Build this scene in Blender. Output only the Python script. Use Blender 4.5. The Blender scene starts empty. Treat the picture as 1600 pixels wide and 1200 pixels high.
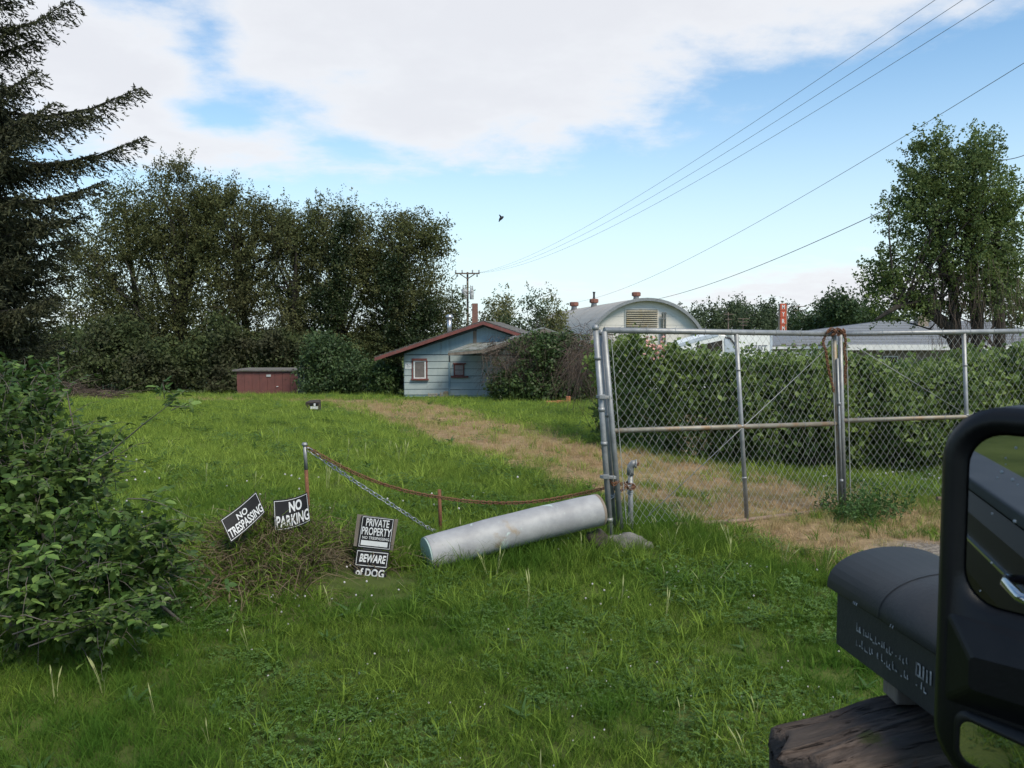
import bpy, bmesh, math, random
import numpy as np
from mathutils import Vector, Matrix, Euler
random.seed(7)
R = np.random.default_rng(11)
sc = bpy.context.scene
COL = sc.collection
PI = math.pi

# ---------------------------------------------------------------- camera, sky, sun, exposure
CAM_H = 1.9
F = 1300.0                       # focal length in pixels of the 1600 wide frame
PITCH = math.atan(83 / F)        # looking slightly down
cam_d = bpy.data.cameras.new('camera')
cam = bpy.data.objects.new('camera', cam_d)
COL.objects.link(cam)
cam.location = (0, 0, CAM_H)
cam.rotation_euler = (PI / 2 - PITCH, 0, 0)
cam_d.sensor_width = 36
cam_d.lens = 36 * F / 1600
cam_d.clip_start = 0.05
cam_d.clip_end = 5000
cam_d.dof.use_dof = True
cam_d.dof.focus_distance = 11
cam_d.dof.aperture_fstop = 16
sc.camera = cam

SUN_EL, SUN_AZ = math.radians(50), math.radians(142)   # azimuth clockwise from +Y: over the right shoulder, behind thin cloud
w = bpy.data.worlds.new('World')
sc.world = w
w.use_nodes = True
wn, wl = w.node_tree.nodes, w.node_tree.links
wn.clear()

def N(tree, t, **kw):
    n = tree.nodes.new(t)
    for k, v in kw.items():
        setattr(n, k, v)
    return n

class G:
    """tiny expression helper for math nodes"""
    def __init__(s, tree): s.t = tree
    def m(s, op, a, b=None, c=None, clamp=False):
        n = N(s.t, 'ShaderNodeMath', operation=op, use_clamp=clamp)
        for i, v in enumerate((a, b, c)):
            if v is None: continue
            if isinstance(v, (int, float)): n.inputs[i].default_value = v
            else: s.t.links.new(v, n.inputs[i])
        return n.outputs[0]
    def mix(s, f, a, b):
        n = N(s.t, 'ShaderNodeMix', data_type='RGBA')
        for i, v in ((0, f), (6, a), (7, b)):
            if isinstance(v, (int, float)): n.inputs[i].default_value = v
            elif isinstance(v, tuple): n.inputs[i].default_value = (*v, 1)[:4]
            else: s.t.links.new(v, n.inputs[i])
        return n.outputs[2]
    def smooth(s, x, a, b):
        n = N(s.t, 'ShaderNodeMapRange', interpolation_type='SMOOTHSTEP')
        s.t.links.new(x, n.inputs[0])
        n.inputs[1].default_value = a; n.inputs[2].default_value = b
        return n.outputs[0]
    def noise(s, vec, scale, detail=4, rough=0.55, dist=0.0):
        n = N(s.t, 'ShaderNodeTexNoise')
        if vec is not None: s.t.links.new(vec, n.inputs['Vector'])
        n.inputs['Scale'].default_value = scale
        n.inputs['Detail'].default_value = detail
        n.inputs['Roughness'].default_value = rough
        n.inputs['Distortion'].default_value = dist
        return n.outputs[0]

g = G(w.node_tree)
sky = N(w.node_tree, 'ShaderNodeTexSky', sky_type='NISHITA')
sky.sun_disc = False
sky.sun_elevation = SUN_EL
sky.sun_rotation = SUN_AZ
sky.air_density = 1.0
sky.dust_density = 0.3
sky.ozone_density = 1.6
tc = N(w.node_tree, 'ShaderNodeTexCoord')
sep = N(w.node_tree, 'ShaderNodeSeparateXYZ')
wl.new(tc.outputs['Generated'], sep.inputs[0])
X, Y, Z = sep.outputs
az = g.m('ARCTAN2', X, Y)
el = g.m('ARCSINE', Z)
# cloud deck: a flat layer seen in perspective
zz = g.m('ADD', g.m('MAXIMUM', Z, 0.0), 0.16)
cv = N(w.node_tree, 'ShaderNodeCombineXYZ')
wl.new(g.m('DIVIDE', X, zz), cv.inputs[0]); wl.new(g.m('DIVIDE', Y, zz), cv.inputs[1])
n1 = g.noise(cv.outputs[0], 1.7, 9, 0.58, 0.3)
n2 = g.noise(cv.outputs[0], 5.5, 8, 0.62)
def lump(u, v, su, sv, a):       # one mass of cloud (or clear gap) at azimuth u, elevation v
    du = g.m('DIVIDE', g.m('SUBTRACT', az, u), su)
    dv = g.m('DIVIDE', g.m('SUBTRACT', el, v), sv)
    r2 = g.m('ADD', g.m('MULTIPLY', du, du), g.m('MULTIPLY', dv, dv))
    return g.m('MULTIPLY', g.m('POWER', 2.718, g.m('MULTIPLY', r2, -1)), a)
CLOUDS = [(-0.08, 0.34, 0.36, 0.075, 0.55), (-0.11, 0.24, 0.15, 0.05, 0.42), (-0.47, 0.27, 0.17, 0.06, 0.42),
          (0.38, 0.385, 0.34, 0.055, 0.50), (-0.33, 0.195, 0.13, 0.028, 0.42), (0.1, 0.255, 0.1, 0.04, 0.25),
          (-0.345, 0.305, 0.035, 0.045, -0.42), (-0.42, 0.36, 0.05, 0.03, -0.3), (-0.27, 0.255, 0.075, 0.022, -0.30), (-0.20, 0.215, 0.055, 0.018, -0.28), (-0.335, 0.235, 0.05, 0.018, -0.2), (-0.155, 0.285, 0.045, 0.018, -0.12),
          (0.52, 0.23, 0.22, 0.10, -0.40), (0.05, 0.13, 0.5, 0.055, -0.35), (0.40, 0.045, 0.22, 0.03, 0.45),
          (-0.45, 0.12, 0.15, 0.05, -0.25), (0.28, 0.17, 0.12, 0.06, -0.25)]
cov = g.m('ADD', n1, g.m('MULTIPLY', g.m('SUBTRACT', n2, 0.5), 0.62))
for c in CLOUDS:
    cov = g.m('ADD', cov, lump(*c))
cl = g.smooth(cov, 0.42, 0.88)
cl = g.m('MULTIPLY', cl, 0.96)
shade = g.smooth(cov, 0.55, 1.15)
ccol = g.mix(shade, (6.7, 6.85, 7.1), (5.95, 6.05, 6.4))
# pale bright air towards the horizon, all the way round
hz = g.m('POWER', 2.718, g.m('MULTIPLY', g.m('MULTIPLY', g.m('MAXIMUM', el, 0.0), g.m('MAXIMUM', el, 0.0)), -24.0))
tint = N(w.node_tree, 'ShaderNodeMix', data_type='RGBA', blend_type='MULTIPLY')
tint.inputs[0].default_value = 1
wl.new(sky.outputs[0], tint.inputs[6]); tint.inputs[7].default_value = (0.90, 1.22, 1.33, 1)
skc = g.mix(g.m('MULTIPLY', hz, 0.84), tint.outputs[2], (6.3, 7.3, 7.6))
out_c = g.mix(cl, skc, ccol)
bg = N(w.node_tree, 'ShaderNodeBackground')
bg.inputs[1].default_value = 0.0528
wl.new(out_c, bg.inputs[0])
wo = N(w.node_tree, 'ShaderNodeOutputWorld')
wl.new(bg.outputs[0], wo.inputs[0])

sun_d = bpy.data.lights.new('sun', 'SUN')
sun_d.energy = 1.5
sun_d.angle = math.radians(24)
sun_d.color = (1, 0.91, 0.74)
sun = bpy.data.objects.new('sun', sun_d)
COL.objects.link(sun)
sd = Vector((math.sin(SUN_AZ) * math.cos(SUN_EL), math.cos(SUN_AZ) * math.cos(SUN_EL), math.sin(SUN_EL)))
sun.rotation_euler = sd.to_track_quat('Z', 'Y').to_euler()
sun.location = sd * 60

sc.view_settings.view_transform = 'Standard'
sc.view_settings.look = 'None'
sc.view_settings.exposure = 1.4
sc.view_settings.gamma = 1.0
sc.view_settings.use_curve_mapping = False
sc.render.engine = 'CYCLES'
sc.cycles.use_denoising = True
sc.cycles.max_bounces = 6
sc.cycles.diffuse_bounces = 3
sc.cycles.transparent_max_bounces = 8

# ---------------------------------------------------------------- where things are
def ray(px, py):
    x, y = (px - 800) / F, -(py - 600) / F
    return Vector((x, math.cos(PITCH) + y * math.sin(PITCH), -math.sin(PITCH) + y * math.cos(PITCH)))

def at(px, py, y):               # the world point at depth y seen at a pixel of the 1600x1200 photograph
    d = ray(px, py)
    return Vector((d.x * y / d.y, y, CAM_H + d.z * y / d.y))

_gy = np.array([-300, 9, 14, 20, 30, 42, 48, 60, 80, 2000.])
_gz = np.array([0, 0, -.07, -.30, -.82, -1.43, -1.86, -2.2, -2.3, -2.3])
def _smooth_profile():
    ys = np.arange(-300, 400, 0.5)
    zs = np.interp(ys, _gy, _gz)
    k = np.ones(11) / 11
    zs2 = np.convolve(np.pad(zs, 5, mode='edge'), k, 'valid')
    return ys, zs2
_PY, _PZ = _smooth_profile()
def ground_z(x, y):
    x = np.asarray(x, float); y = np.asarray(y, float)
    z = np.interp(y, _PY, _PZ)
    z = z + 0.03 * np.sin(x * .9 + 1.3) * np.sin(y * .7 + .4) + 0.012 * np.sin(x * 2.3 + y * 1.7)
    z = z + 0.30 * np.exp(-(((x + 2.0) / .55) ** 2 + ((y - 6.75) / .6) ** 2))     # brush mound
    z = z - 0.02 * np.exp(-((x - 2.5) / 3) ** 2 - ((y - 5) / 3) ** 2)
    return z
def gz(x, y): return float(ground_z(x, y))
def ghit(px, py):
    y = 2.0
    while y < 200:
        p = at(px, py, y)
        if p.z <= gz(p.x, y): return p
        y += 0.05
    return at(px, py, 200)

# the worn track of dry grass: centreline through ground points, half widths in metres
TRACK = [(-24, 38, 1.3), (-16, 37, 1.2), (-9.5, 36.0, 1.5), (-5.4, 33.5, 2.0), (-3.4, 27, 1.8), (-1.7, 20, 1.55), (-.45, 16.5, 1.45), (.6, 13.6, 1.45),
         (1.7, 11.2, 1.5), (2.6, 9.6, 1.45), (3.5, 8.2, 1.45), (4.2, 7.0, 1.5), (4.7, 6.0, 1.6), (5.6, 4.6, 1.8)]
def dryness(x, y):
    x = np.asarray(x, float); y = np.asarray(y, float)
    best = np.full(np.broadcast(x, y).shape, 9.0)
    for (x0, y0, w0), (x1, y1, w1) in zip(TRACK[:-1], TRACK[1:]):
        dx, dy = x1 - x0, y1 - y0
        t = np.clip(((x - x0) * dx + (y - y0) * dy) / (dx * dx + dy * dy), 0, 1)
        d = np.hypot(x - x0 - t * dx, y - y0 - t * dy) / (w0 + t * (w1 - w0))
        best = np.minimum(best, d)
    best = best + .10 * np.sin(x * 2.1 + y * .8) + .08 * np.sin(x * 4.7 - y * 2.9 + 1)
    crown_ = .55 * np.exp(-(best / .20) ** 2) * (.5 + .5 * np.sin(x * 1.9 + y * .7))       # greener strip between the wheel ruts
    return np.clip((1.22 - best) / .65, 0, 1) * (1 - np.clip(crown_, 0, 1))

# ---------------------------------------------------------------- object helpers
ROOT = {}
def tag(o, label=None, cat=None, group=None, kind=None):
    if label: o['label'] = label
    if cat: o['category'] = cat
    if group: o['group'] = group
    if kind: o['kind'] = kind
    return o
def thing(name, loc, label, cat, group=None):
    o = bpy.data.objects.new(name, None)
    COL.objects.link(o)
    o.location = loc
    o.empty_display_size = .2
    ROOT[o.name] = Vector(loc)
    return tag(o, label, cat, group)
def link(o, parent=None):
    COL.objects.link(o)
    if parent is not None:
        o.parent = parent
        ROOT[o.name] = ROOT.get(parent.name, Vector((0, 0, 0)))
    else:
        ROOT[o.name] = Vector((0, 0, 0))
    return o
def off(parent):
    return ROOT.get(parent.name, Vector((0, 0, 0))) if parent is not None else Vector((0, 0, 0))
def np_obj(name, V, Fq, m, parent=None, var=None, smooth=False, base=None):
    """one mesh object from numpy arrays; Fq an (n,3) or (n,4) array or a list of such"""
    V = np.asarray(V, np.float32)
    o_ = off(parent) if parent is not None else (Vector(base) if base is not None else Vector((0, 0, 0)))
    V = V - np.array(o_, np.float32)
    me = bpy.data.meshes.new(name)
    fs = Fq if isinstance(Fq, list) else [Fq]
    fs = [np.asarray(f, np.int32) for f in fs if len(f)]
    loops = np.concatenate([f.ravel() for f in fs])
    sizes = np.concatenate([np.full(len(f), f.shape[1], np.int32) for f in fs])
    starts = np.concatenate([[0], np.cumsum(sizes)[:-1]]).astype(np.int32)
    me.vertices.add(len(V)); me.vertices.foreach_set('co', V.ravel())
    me.loops.add(len(loops)); me.loops.foreach_set('vertex_index', loops)
    me.polygons.add(len(sizes)); me.polygons.foreach_set('loop_start', starts)
    me.update(calc_edges=True)
    if var is not None:
        a = me.attributes.new('var', 'FLOAT', 'FACE')
        a.data.foreach_set('value', np.asarray(var, np.float32))
    if smooth:
        me.polygons.foreach_set('use_smooth', np.ones(len(sizes), bool))
    me.materials.append(m)
    o = bpy.data.objects.new(name, me)
    link(o, parent)
    if parent is None and base is not None:
        o.location = base; ROOT[o.name] = Vector(base)
    return o

class MB:
    def __init__(s): s.v = []; s.f = []
    def add(s, vs, fs):
        b = len(s.v)
        s.v += [tuple(v) for v in vs]
        s.f += [tuple(i + b for i in f) for f in fs]
        return s
    def hexa(s, p):              # 8 corners: bottom 4 ccw then top 4
        return s.add(p, [(3, 2, 1, 0), (4, 5, 6, 7), (0, 1, 5, 4), (1, 2, 6, 5), (2, 3, 7, 6), (3, 0, 4, 7)])
    def box(s, x0, x1, y0, y1, z0, z1, M=None):
        p = [(x0, y0, z0), (x1, y0, z0), (x1, y1, z0), (x0, y1, z0), (x0, y0, z1), (x1, y0, z1), (x1, y1, z1), (x0, y1, z1)]
        if M is not None: p = [M @ Vector(q) for q in p]
        return s.hexa(p)
    def bar(s, a, b, w, h, up=(0, 0, 1)):    # a rectangular bar from a to b
        a, b = Vector(a), Vector(b)
        d = (b - a).normalized(); r = d.cross(Vector(up)).normalized(); u = r.cross(d)
        p = [q + r * i * w / 2 + u * j * h / 2 for q in (a, b) for i, j in ((-1, -1), (1, -1), (1, 1), (-1, 1))]
        return s.add(p, [(0, 1, 2, 3), (7, 6, 5, 4), (0, 4, 5, 1), (1, 5, 6, 2), (2, 6, 7, 3), (3, 7, 4, 0)])
    def tube(s, pts, r, n=8, caps=True):
        pts = [Vector(p) for p in pts]
        rs = r if isinstance(r, (list, tuple)) else [r] * len(pts)
        b = len(s.v); ref = None
        for i, p in enumerate(pts):
            d = (pts[min(i + 1, len(pts) - 1)] - pts[max(i - 1, 0)])
            d = d.normalized() if d.length > 1e-9 else Vector((0, 0, 1))
            if ref is None: ref = Vector((0, 0, 1)) if abs(d.z) < .9 else Vector((1, 0, 0))
            u = (ref - d * ref.dot(d)).normalized(); v = d.cross(u); ref = u
            for k in range(n):
                a = 2 * PI * k / n
                s.v.append(tuple(p + (u * math.cos(a) + v * math.sin(a)) * rs[i]))
        for i in range(len(pts) - 1):
            for k in range(n):
                k2 = (k + 1) % n
                s.f.append((b + i * n + k, b + i * n + k2, b + (i + 1) * n + k2, b + (i + 1) * n + k))
        if caps:
            s.f.append(tuple(b + k for k in range(n))[::-1])
            e = b + (len(pts) - 1) * n
            s.f.append(tuple(e + k for k in range(n)))
        return s
    def lathe(s, c, prof, n=12, axis=(0, 0, 1)):      # prof: (radius, height)
        c = Vector(c); d = Vector(axis).normalized()
        return s.tube2(c, d, prof, n)
    def tube2(s, c, d, prof, n):
        ref = Vector((0, 0, 1)) if abs(d.z) < .9 else Vector((1, 0, 0))
        u = (ref - d * ref.dot(d)).normalized(); v = d.cross(u)
        b = len(s.v)
        for r, h in prof:
            for k in range(n):
                a = 2 * PI * k / n
                s.v.append(tuple(c + d * h + (u * math.cos(a) + v * math.sin(a)) * r))
        for i in range(len(prof) - 1):
            for k in range(n):
                k2 = (k + 1) % n
                s.f.append((b + i * n + k, b + i * n + k2, b + (i + 1) * n + k2, b + (i + 1) * n + k))
        s.f.append(tuple(b + k for k in range(n))[::-1])
        e = b + (len(prof) - 1) * n
        s.f.append(tuple(e + k for k in range(n)))
        return s
    def prism(s, pts, d):        # polygon extruded by vector d
        n = len(pts); d = Vector(d)
        vs = [Vector(p) for p in pts] + [Vector(p) + d for p in pts]
        return s.add(vs, [tuple(range(n))[::-1], tuple(range(n, 2 * n))] + [(i, (i + 1) % n, (i + 1) % n + n, i + n) for i in range(n)])
    def build(s, name, m, parent=None, smooth=False, bevel=0, base=None):
        me = bpy.data.meshes.new(name)
        o_ = off(parent) if parent is not None else (Vector(base) if base is not None else Vector((0, 0, 0)))
        me.from_pydata([tuple(Vector(v) - o_) for v in s.v], [], s.f)
        bm = bmesh.new(); bm.from_mesh(me)
        bmesh.ops.recalc_face_normals(bm, faces=bm.faces)
        bm.to_mesh(me); bm.free()
        me.materials.append(m)
        if smooth:
            me.polygons.foreach_set('use_smooth', [len(p.vertices) <= 4 for p in me.polygons])
        o = bpy.data.objects.new(name, me)
        link(o, parent)
        if parent is None and base is not None:
            o.location = base; ROOT[o.name] = Vector(base)
        if bevel:
            bv = o.modifiers.new('bevel', 'BEVEL'); bv.width = bevel; bv.segments = 2; bv.limit_method = 'ANGLE'; bv.angle_limit = math.radians(40)
        return o
def inst(name, mesh, M, parent):         # a piece that shares its mesh, placed by a world matrix
    o = bpy.data.objects.new(name, mesh)
    link(o, parent)
    o.matrix_local = Matrix.Translation(-off(parent)) @ M
    return o

# ---------------------------------------------------------------- materials
def mat(name, c1, c2=None, scale=6, rough=.7, metal=0, bump=0, bscale=None, c3=None, s3=2.0, t3=(.55, .7), stretch=(1, 1, 1), spec=.5, detail=5):
    m = bpy.data.materials.new(name); m.use_nodes = True
    t = m.node_tree; q = G(t)
    b = t.nodes['Principled BSDF']
    b.inputs['Roughness'].default_value = rough
    b.inputs['Metallic'].default_value = metal
    b.inputs['Specular IOR Level'].default_value = spec
    tcn = N(t, 'ShaderNodeTexCoord'); mp = N(t, 'ShaderNodeMapping')
    t.links.new(tcn.outputs['Object'], mp.inputs[0]); mp.inputs['Scale'].default_value = stretch
    v = mp.outputs[0]
    col = None
    if c2 is not None:
        n_ = q.noise(v, scale, detail, .6)
        col = q.mix(q.smooth(n_, .3, .7), c1, c2)
    if c3 is not None:
        n_ = q.noise(v, s3, 6, .65, .3)
        col = q.mix(q.smooth(n_, *t3), col if col is not None else c1, c3)
    if col is None: b.inputs['Base Color'].default_value = (*c1, 1)
    else: t.links.new(col, b.inputs['Base Color'])
    if bump:
        bn = N(t, 'ShaderNodeBump'); bn.inputs['Strength'].default_value = bump; bn.inputs['Distance'].default_value = .02
        t.links.new(q.noise(v, bscale or scale * 3, 6, .65), bn.inputs['Height'])
        t.links.new(bn.outputs[0], b.inputs['Normal'])
    return m
def leafmat(name, dark, light, rough=.55, trans=.25, src='attr', patch=None, pscale=.3, spec=.3, tcol=None):
    """leaf colours vary from leaf to leaf; patch adds broad drifts of another tint through the plant"""
    m = bpy.data.materials.new(name); m.use_nodes = True
    t = m.node_tree; q = G(t)
    b = t.nodes['Principled BSDF']; out = t.nodes['Material Output']
    b.inputs['Roughness'].default_value = rough
    b.inputs['Specular IOR Level'].default_value = spec
    if src == 'attr':
        a = N(t, 'ShaderNodeAttribute'); a.attribute_name = 'var'; f = a.outputs['Fac']
    else:
        a = N(t, 'ShaderNodeObjectInfo'); f = a.outputs['Random']
    col = q.mix(f, dark, light)
    if patch is not None:
        ge = N(t, 'ShaderNodeNewGeometry')
        col = q.mix(q.smooth(q.noise(ge.outputs['Position'], pscale, 4, .6), .42, .66), col, patch)
    t.links.new(col, b.inputs['Base Color'])
    tr = N(t, 'ShaderNodeBsdfTranslucent')
    t.links.new(q.mix(.5, col, tcol or light), tr.inputs[0])
    mx = N(t, 'ShaderNodeMixShader'); mx.inputs[0].default_value = trans
    t.links.new(b.outputs[0], mx.inputs[1]); t.links.new(tr.outputs[0], mx.inputs[2])
    t.links.new(mx.outputs[0], out.inputs[0])
    return m
M = {}
M['galv'] = mat('galvanised_steel', (.33, .335, .335), (.23, .235, .24), 9, .5, .45, .12, 60, c3=(.30, .25, .19), s3=5, t3=(.62, .75))
M['galv_rust'] = mat('stained_steel', (.29, .275, .24), (.22, .19, .14), 7, .55, .35, .15, 60, c3=(.24, .15, .08), s3=4, t3=(.5, .68))
M['wire'] = mat('fence_wire', (.42, .43, .41), (.34, .34, .33), 4, .55, .3)
M['foot_rail'] = mat('rust_brown_rail', (.235, .165, .12), (.16, .115, .09), 9, .8, .15, .15, 60, c3=(.36, .33, .29), s3=5, t3=(.56, .7))
M['rust'] = mat('rusty_iron', (.20, .085, .04), (.12, .05, .03), 30, .85, .1, .3, 120, c3=(.30, .15, .07), s3=18)
M['chain_rust'] = mat('rusty_chain_iron', (.20, .088, .040), (.12, .055, .030), 30, .8, .1)
M['chain_silver'] = mat('zinc_chain', (.55, .56, .57), (.42, .43, .44), 20, .35, .8)
M['sign_black'] = mat('black_sign_plastic', (.010, .010, .012), (.016, .016, .018), 14, .6, spec=.25)
M['sign_white'] = mat('white_sign_print', (.68, .69, .70), (.58, .59, .60), 12, .5)
M['board'] = mat('weathered_board', (.20, .17, .14), (.13, .11, .09), 10, .85, 0, .4, 60, stretch=(1, 1, .15))
M['concrete'] = mat('rough_concrete', (.20, .19, .17), (.12, .12, .105), 6, .9, 0, .8, 25, c3=(.10, .10, .06), s3=4, t3=(.55, .72))
M['siding'] = mat('blue_painted_siding', (.345, .395, .395), (.285, .34, .345), 2, .8, 0, .2, 30, c3=(.22, .245, .235), s3=1.6, t3=(.56, .78), stretch=(1, 1, .5))
M['siding_up'] = mat('blue_gable_panel', (.225, .315, .36), (.19, .27, .31), 2.5, .8, 0, .2, 18, stretch=(3, 1, .3), c3=(.16, .19, .20), s3=1.5)
M['gap'] = mat('dark_wall_backing', (.05, .065, .07))
M['red_trim'] = mat('red_painted_trim', (.19, .058, .048), (.13, .045, .040), 3, .8, 0, .1, 30, c3=(.14, .10, .09), s3=2.5)
M['roof'] = mat('grey_shingle', (.17, .155, .145), (.10, .095, .09), 8, .95, 0, .6, 30, c3=(.10, .12, .05), s3=1.5, t3=(.52, .7))
M['porch_roof'] = mat('mossy_roof_board', (.24, .25, .24), (.15, .16, .14), 5, .9, 0, .4, 25, c3=(.10, .13, .06), s3=2.5)
M['glass'] = mat('dusty_pane', (.13, .12, .11), (.10, .095, .09), 6, .25, 0, 0)
M['screen'] = mat('window_screen', (.16, .14, .13), (.12, .105, .10), 8, .7)
M['curtain'] = mat('pink_curtain', (.30, .24, .23), (.24, .19, .19), 9, .8)
M['white'] = mat('white_paint', (.74, .74, .73), (.64, .64, .64), 3, .5)
M['metal'] = mat('bright_flue', (.6, .6, .6), (.4, .4, .4), 6, .3, .8)
M['shed'] = mat('dull_red_paint', (.165, .06, .052), (.13, .05, .045), 2.5, .8, 0, .1, 20, c3=(.09, .045, .04), s3=1.5)
M['bark'] = mat('dark_bark', (.045, .037, .030), (.024, .020, .017), 8, .95, 0, .8, 30, stretch=(1, 1, .3))
M['bark_grey'] = mat('grey_bark', (.15, .13, .11), (.08, .072, .062), 6, .95, 0, .8, 30, stretch=(1, 1, .3))
M['pole'] = mat('weathered_pole', (.16, .125, .10), (.11, .085, .07), 5, .9, 0, .3, 30, stretch=(1, 1, .1))
M['grey_box'] = mat('grey_transformer', (.42, .43, .44), (.36, .37, .38), 3, .6)
M['cable'] = mat('black_cable', (.03, .03, .035), rough=.6)
M['wire_air'] = mat('weathered_aluminium_wire', (.16, .165, .17), rough=.6)
M['qwall'] = mat('pale_metal_sheet', (.74, .70, .64), (.69, .655, .60), .6, .7, 0, 0)
M['qroof'] = mat('grey_metal_roof', (.42, .385, .335), (.36, .33, .29), .5, .6, .1, 0, c3=(.30, .255, .21), s3=.3)
M['louvre'] = mat('stained_louvre', (.42, .385, .31), (.34, .30, .22), .8, .75, 0, 0, c3=(.34, .25, .10), s3=.8, t3=(.52, .68))
M['vent_rust'] = mat('rusty_vent', (.24, .10, .07), (.17, .075, .055), 2, .85)
M['greyroof'] = mat('slate_grey_roof', (.19, .20, .215), (.165, .172, .185), 1, .8, 0, .2, 12)
M['tanwall'] = mat('tan_wall', (.29, .235, .19), (.25, .205, .165), 1, .85)
M['rv'] = mat('white_gelcoat', (.78, .78, .76), (.72, .72, .70), .7, .3)
M['rvgrey'] = mat('pale_grey_panel', (.48, .53, .60), (.42, .46, .52), .7, .35)
M['tint'] = mat('tinted_glass', (.025, .02, .018), (.05, .04, .035), 2, .08)
M['lettergrey'] = mat('grey_lettering', (.16, .17, .19))
M['orange_sign'] = mat('red_orange_sign_face', (.52, .10, .045), (.45, .085, .04), .8, .5)
M['black_paint'] = mat('black_mailbox_paint', (.018, .019, .021), (.025, .026, .028), 5, .6, 0, .12, 90, c3=(.050, .048, .044), s3=4.5, t3=(.52, .74))
M['scratch'] = mat('worn_pale_lettering', (.42, .42, .42), (.12, .12, .125), 60, .7)
def wood_mat():
    m = bpy.data.materials.new('weathered_timber'); m.use_nodes = True
    t = m.node_tree; q = G(t); b = t.nodes['Principled BSDF']; b.inputs['Roughness'].default_value = .92; b.inputs['Specular IOR Level'].default_value = .2
    tcn = N(t, 'ShaderNodeTexCoord'); mp = N(t, 'ShaderNodeMapping'); t.links.new(tcn.outputs['Object'], mp.inputs[0])
    mp.inputs['Rotation'].default_value = (0, 0, math.radians(-18.5)); mp.inputs['Scale'].default_value = (1, 1, 1)
    st = N(t, 'ShaderNodeMapping'); t.links.new(mp.outputs[0], st.inputs[0]); st.inputs['Scale'].default_value = (.07, 1, 1)
    fine = q.noise(st.outputs[0], 95, 6, .7, .4); broad = q.noise(st.outputs[0], 22, 5, .6, .6)
    crack = q.smooth(q.noise(st.outputs[0], 46, 5, .65, .5), .36, .43)
    col = q.mix(q.smooth(fine, .3, .7), (.048, .034, .027), (.155, .118, .096))
    col = q.mix(q.smooth(broad, .35, .65), col, (.060, .050, .045))
    col = q.mix(q.smooth(q.noise(mp.outputs[0], 5, 5, .65, .5), .56, .68), col, (.135, .055, .026))
    col = q.mix(q.smooth(q.noise(mp.outputs[0], 9, 5, .7), .60, .72), col, (.05, .055, .022))
    col = q.mix(crack, (.018, .013, .011), col)
    t.links.new(col, b.inputs['Base Color'])
    h = q.m('ADD', q.m('MULTIPLY', crack, .9), q.m('ADD', q.m('MULTIPLY', fine, .5), broad))
    bn = N(t, 'ShaderNodeBump'); bn.inputs['Strength'].default_value = .9; bn.inputs['Distance'].default_value = .012
    t.links.new(h, bn.inputs['Height']); t.links.new(bn.outputs[0], b.inputs['Normal'])
    return m
M['timber'] = wood_mat()
M['mirror_plastic'] = mat('black_moulded_plastic', (.004, .004, .0045), (.006, .006, .0065), 30, .42, 0, .06, 200, spec=.3)
M['mirror_glass'] = mat('mirror_silver', (.50, .515, .53), rough=.015, metal=1)
M['truck'] = mat('dark_truck_paint', (.016, .009, .009), rough=.42, spec=.14)
M['rail_grey'] = mat('grey_bed_rail', (.075, .085, .10), (.06, .07, .085), 6, .6, spec=.3)
M['chrome'] = mat('chrome', (.8, .82, .85), rough=.06, metal=1)
M['drop'] = mat('water_drop', (.25, .27, .29), rough=.05)
M['feather'] = mat('black_feathers', (.015, .015, .02), rough=.6)
M['brick'] = mat('orange_clay', (.45, .16, .07), (.36, .125, .06), 8, .85, 0, .3, 40)
M['crate'] = mat('bleached_wood', (.42, .36, .26), (.30, .24, .17), 8, .85)
M['stump'] = mat('dark_stump', (.055, .042, .034), (.03, .025, .022), 12, .95, 0, .8, 40)
M['dead'] = leafmat('dead_canes', (.060, .042, .035), (.135, .100, .078), .85, .1)
M['straw'] = leafmat('dead_straw', (.075, .057, .035), (.215, .170, .100), .8, .2)

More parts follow.
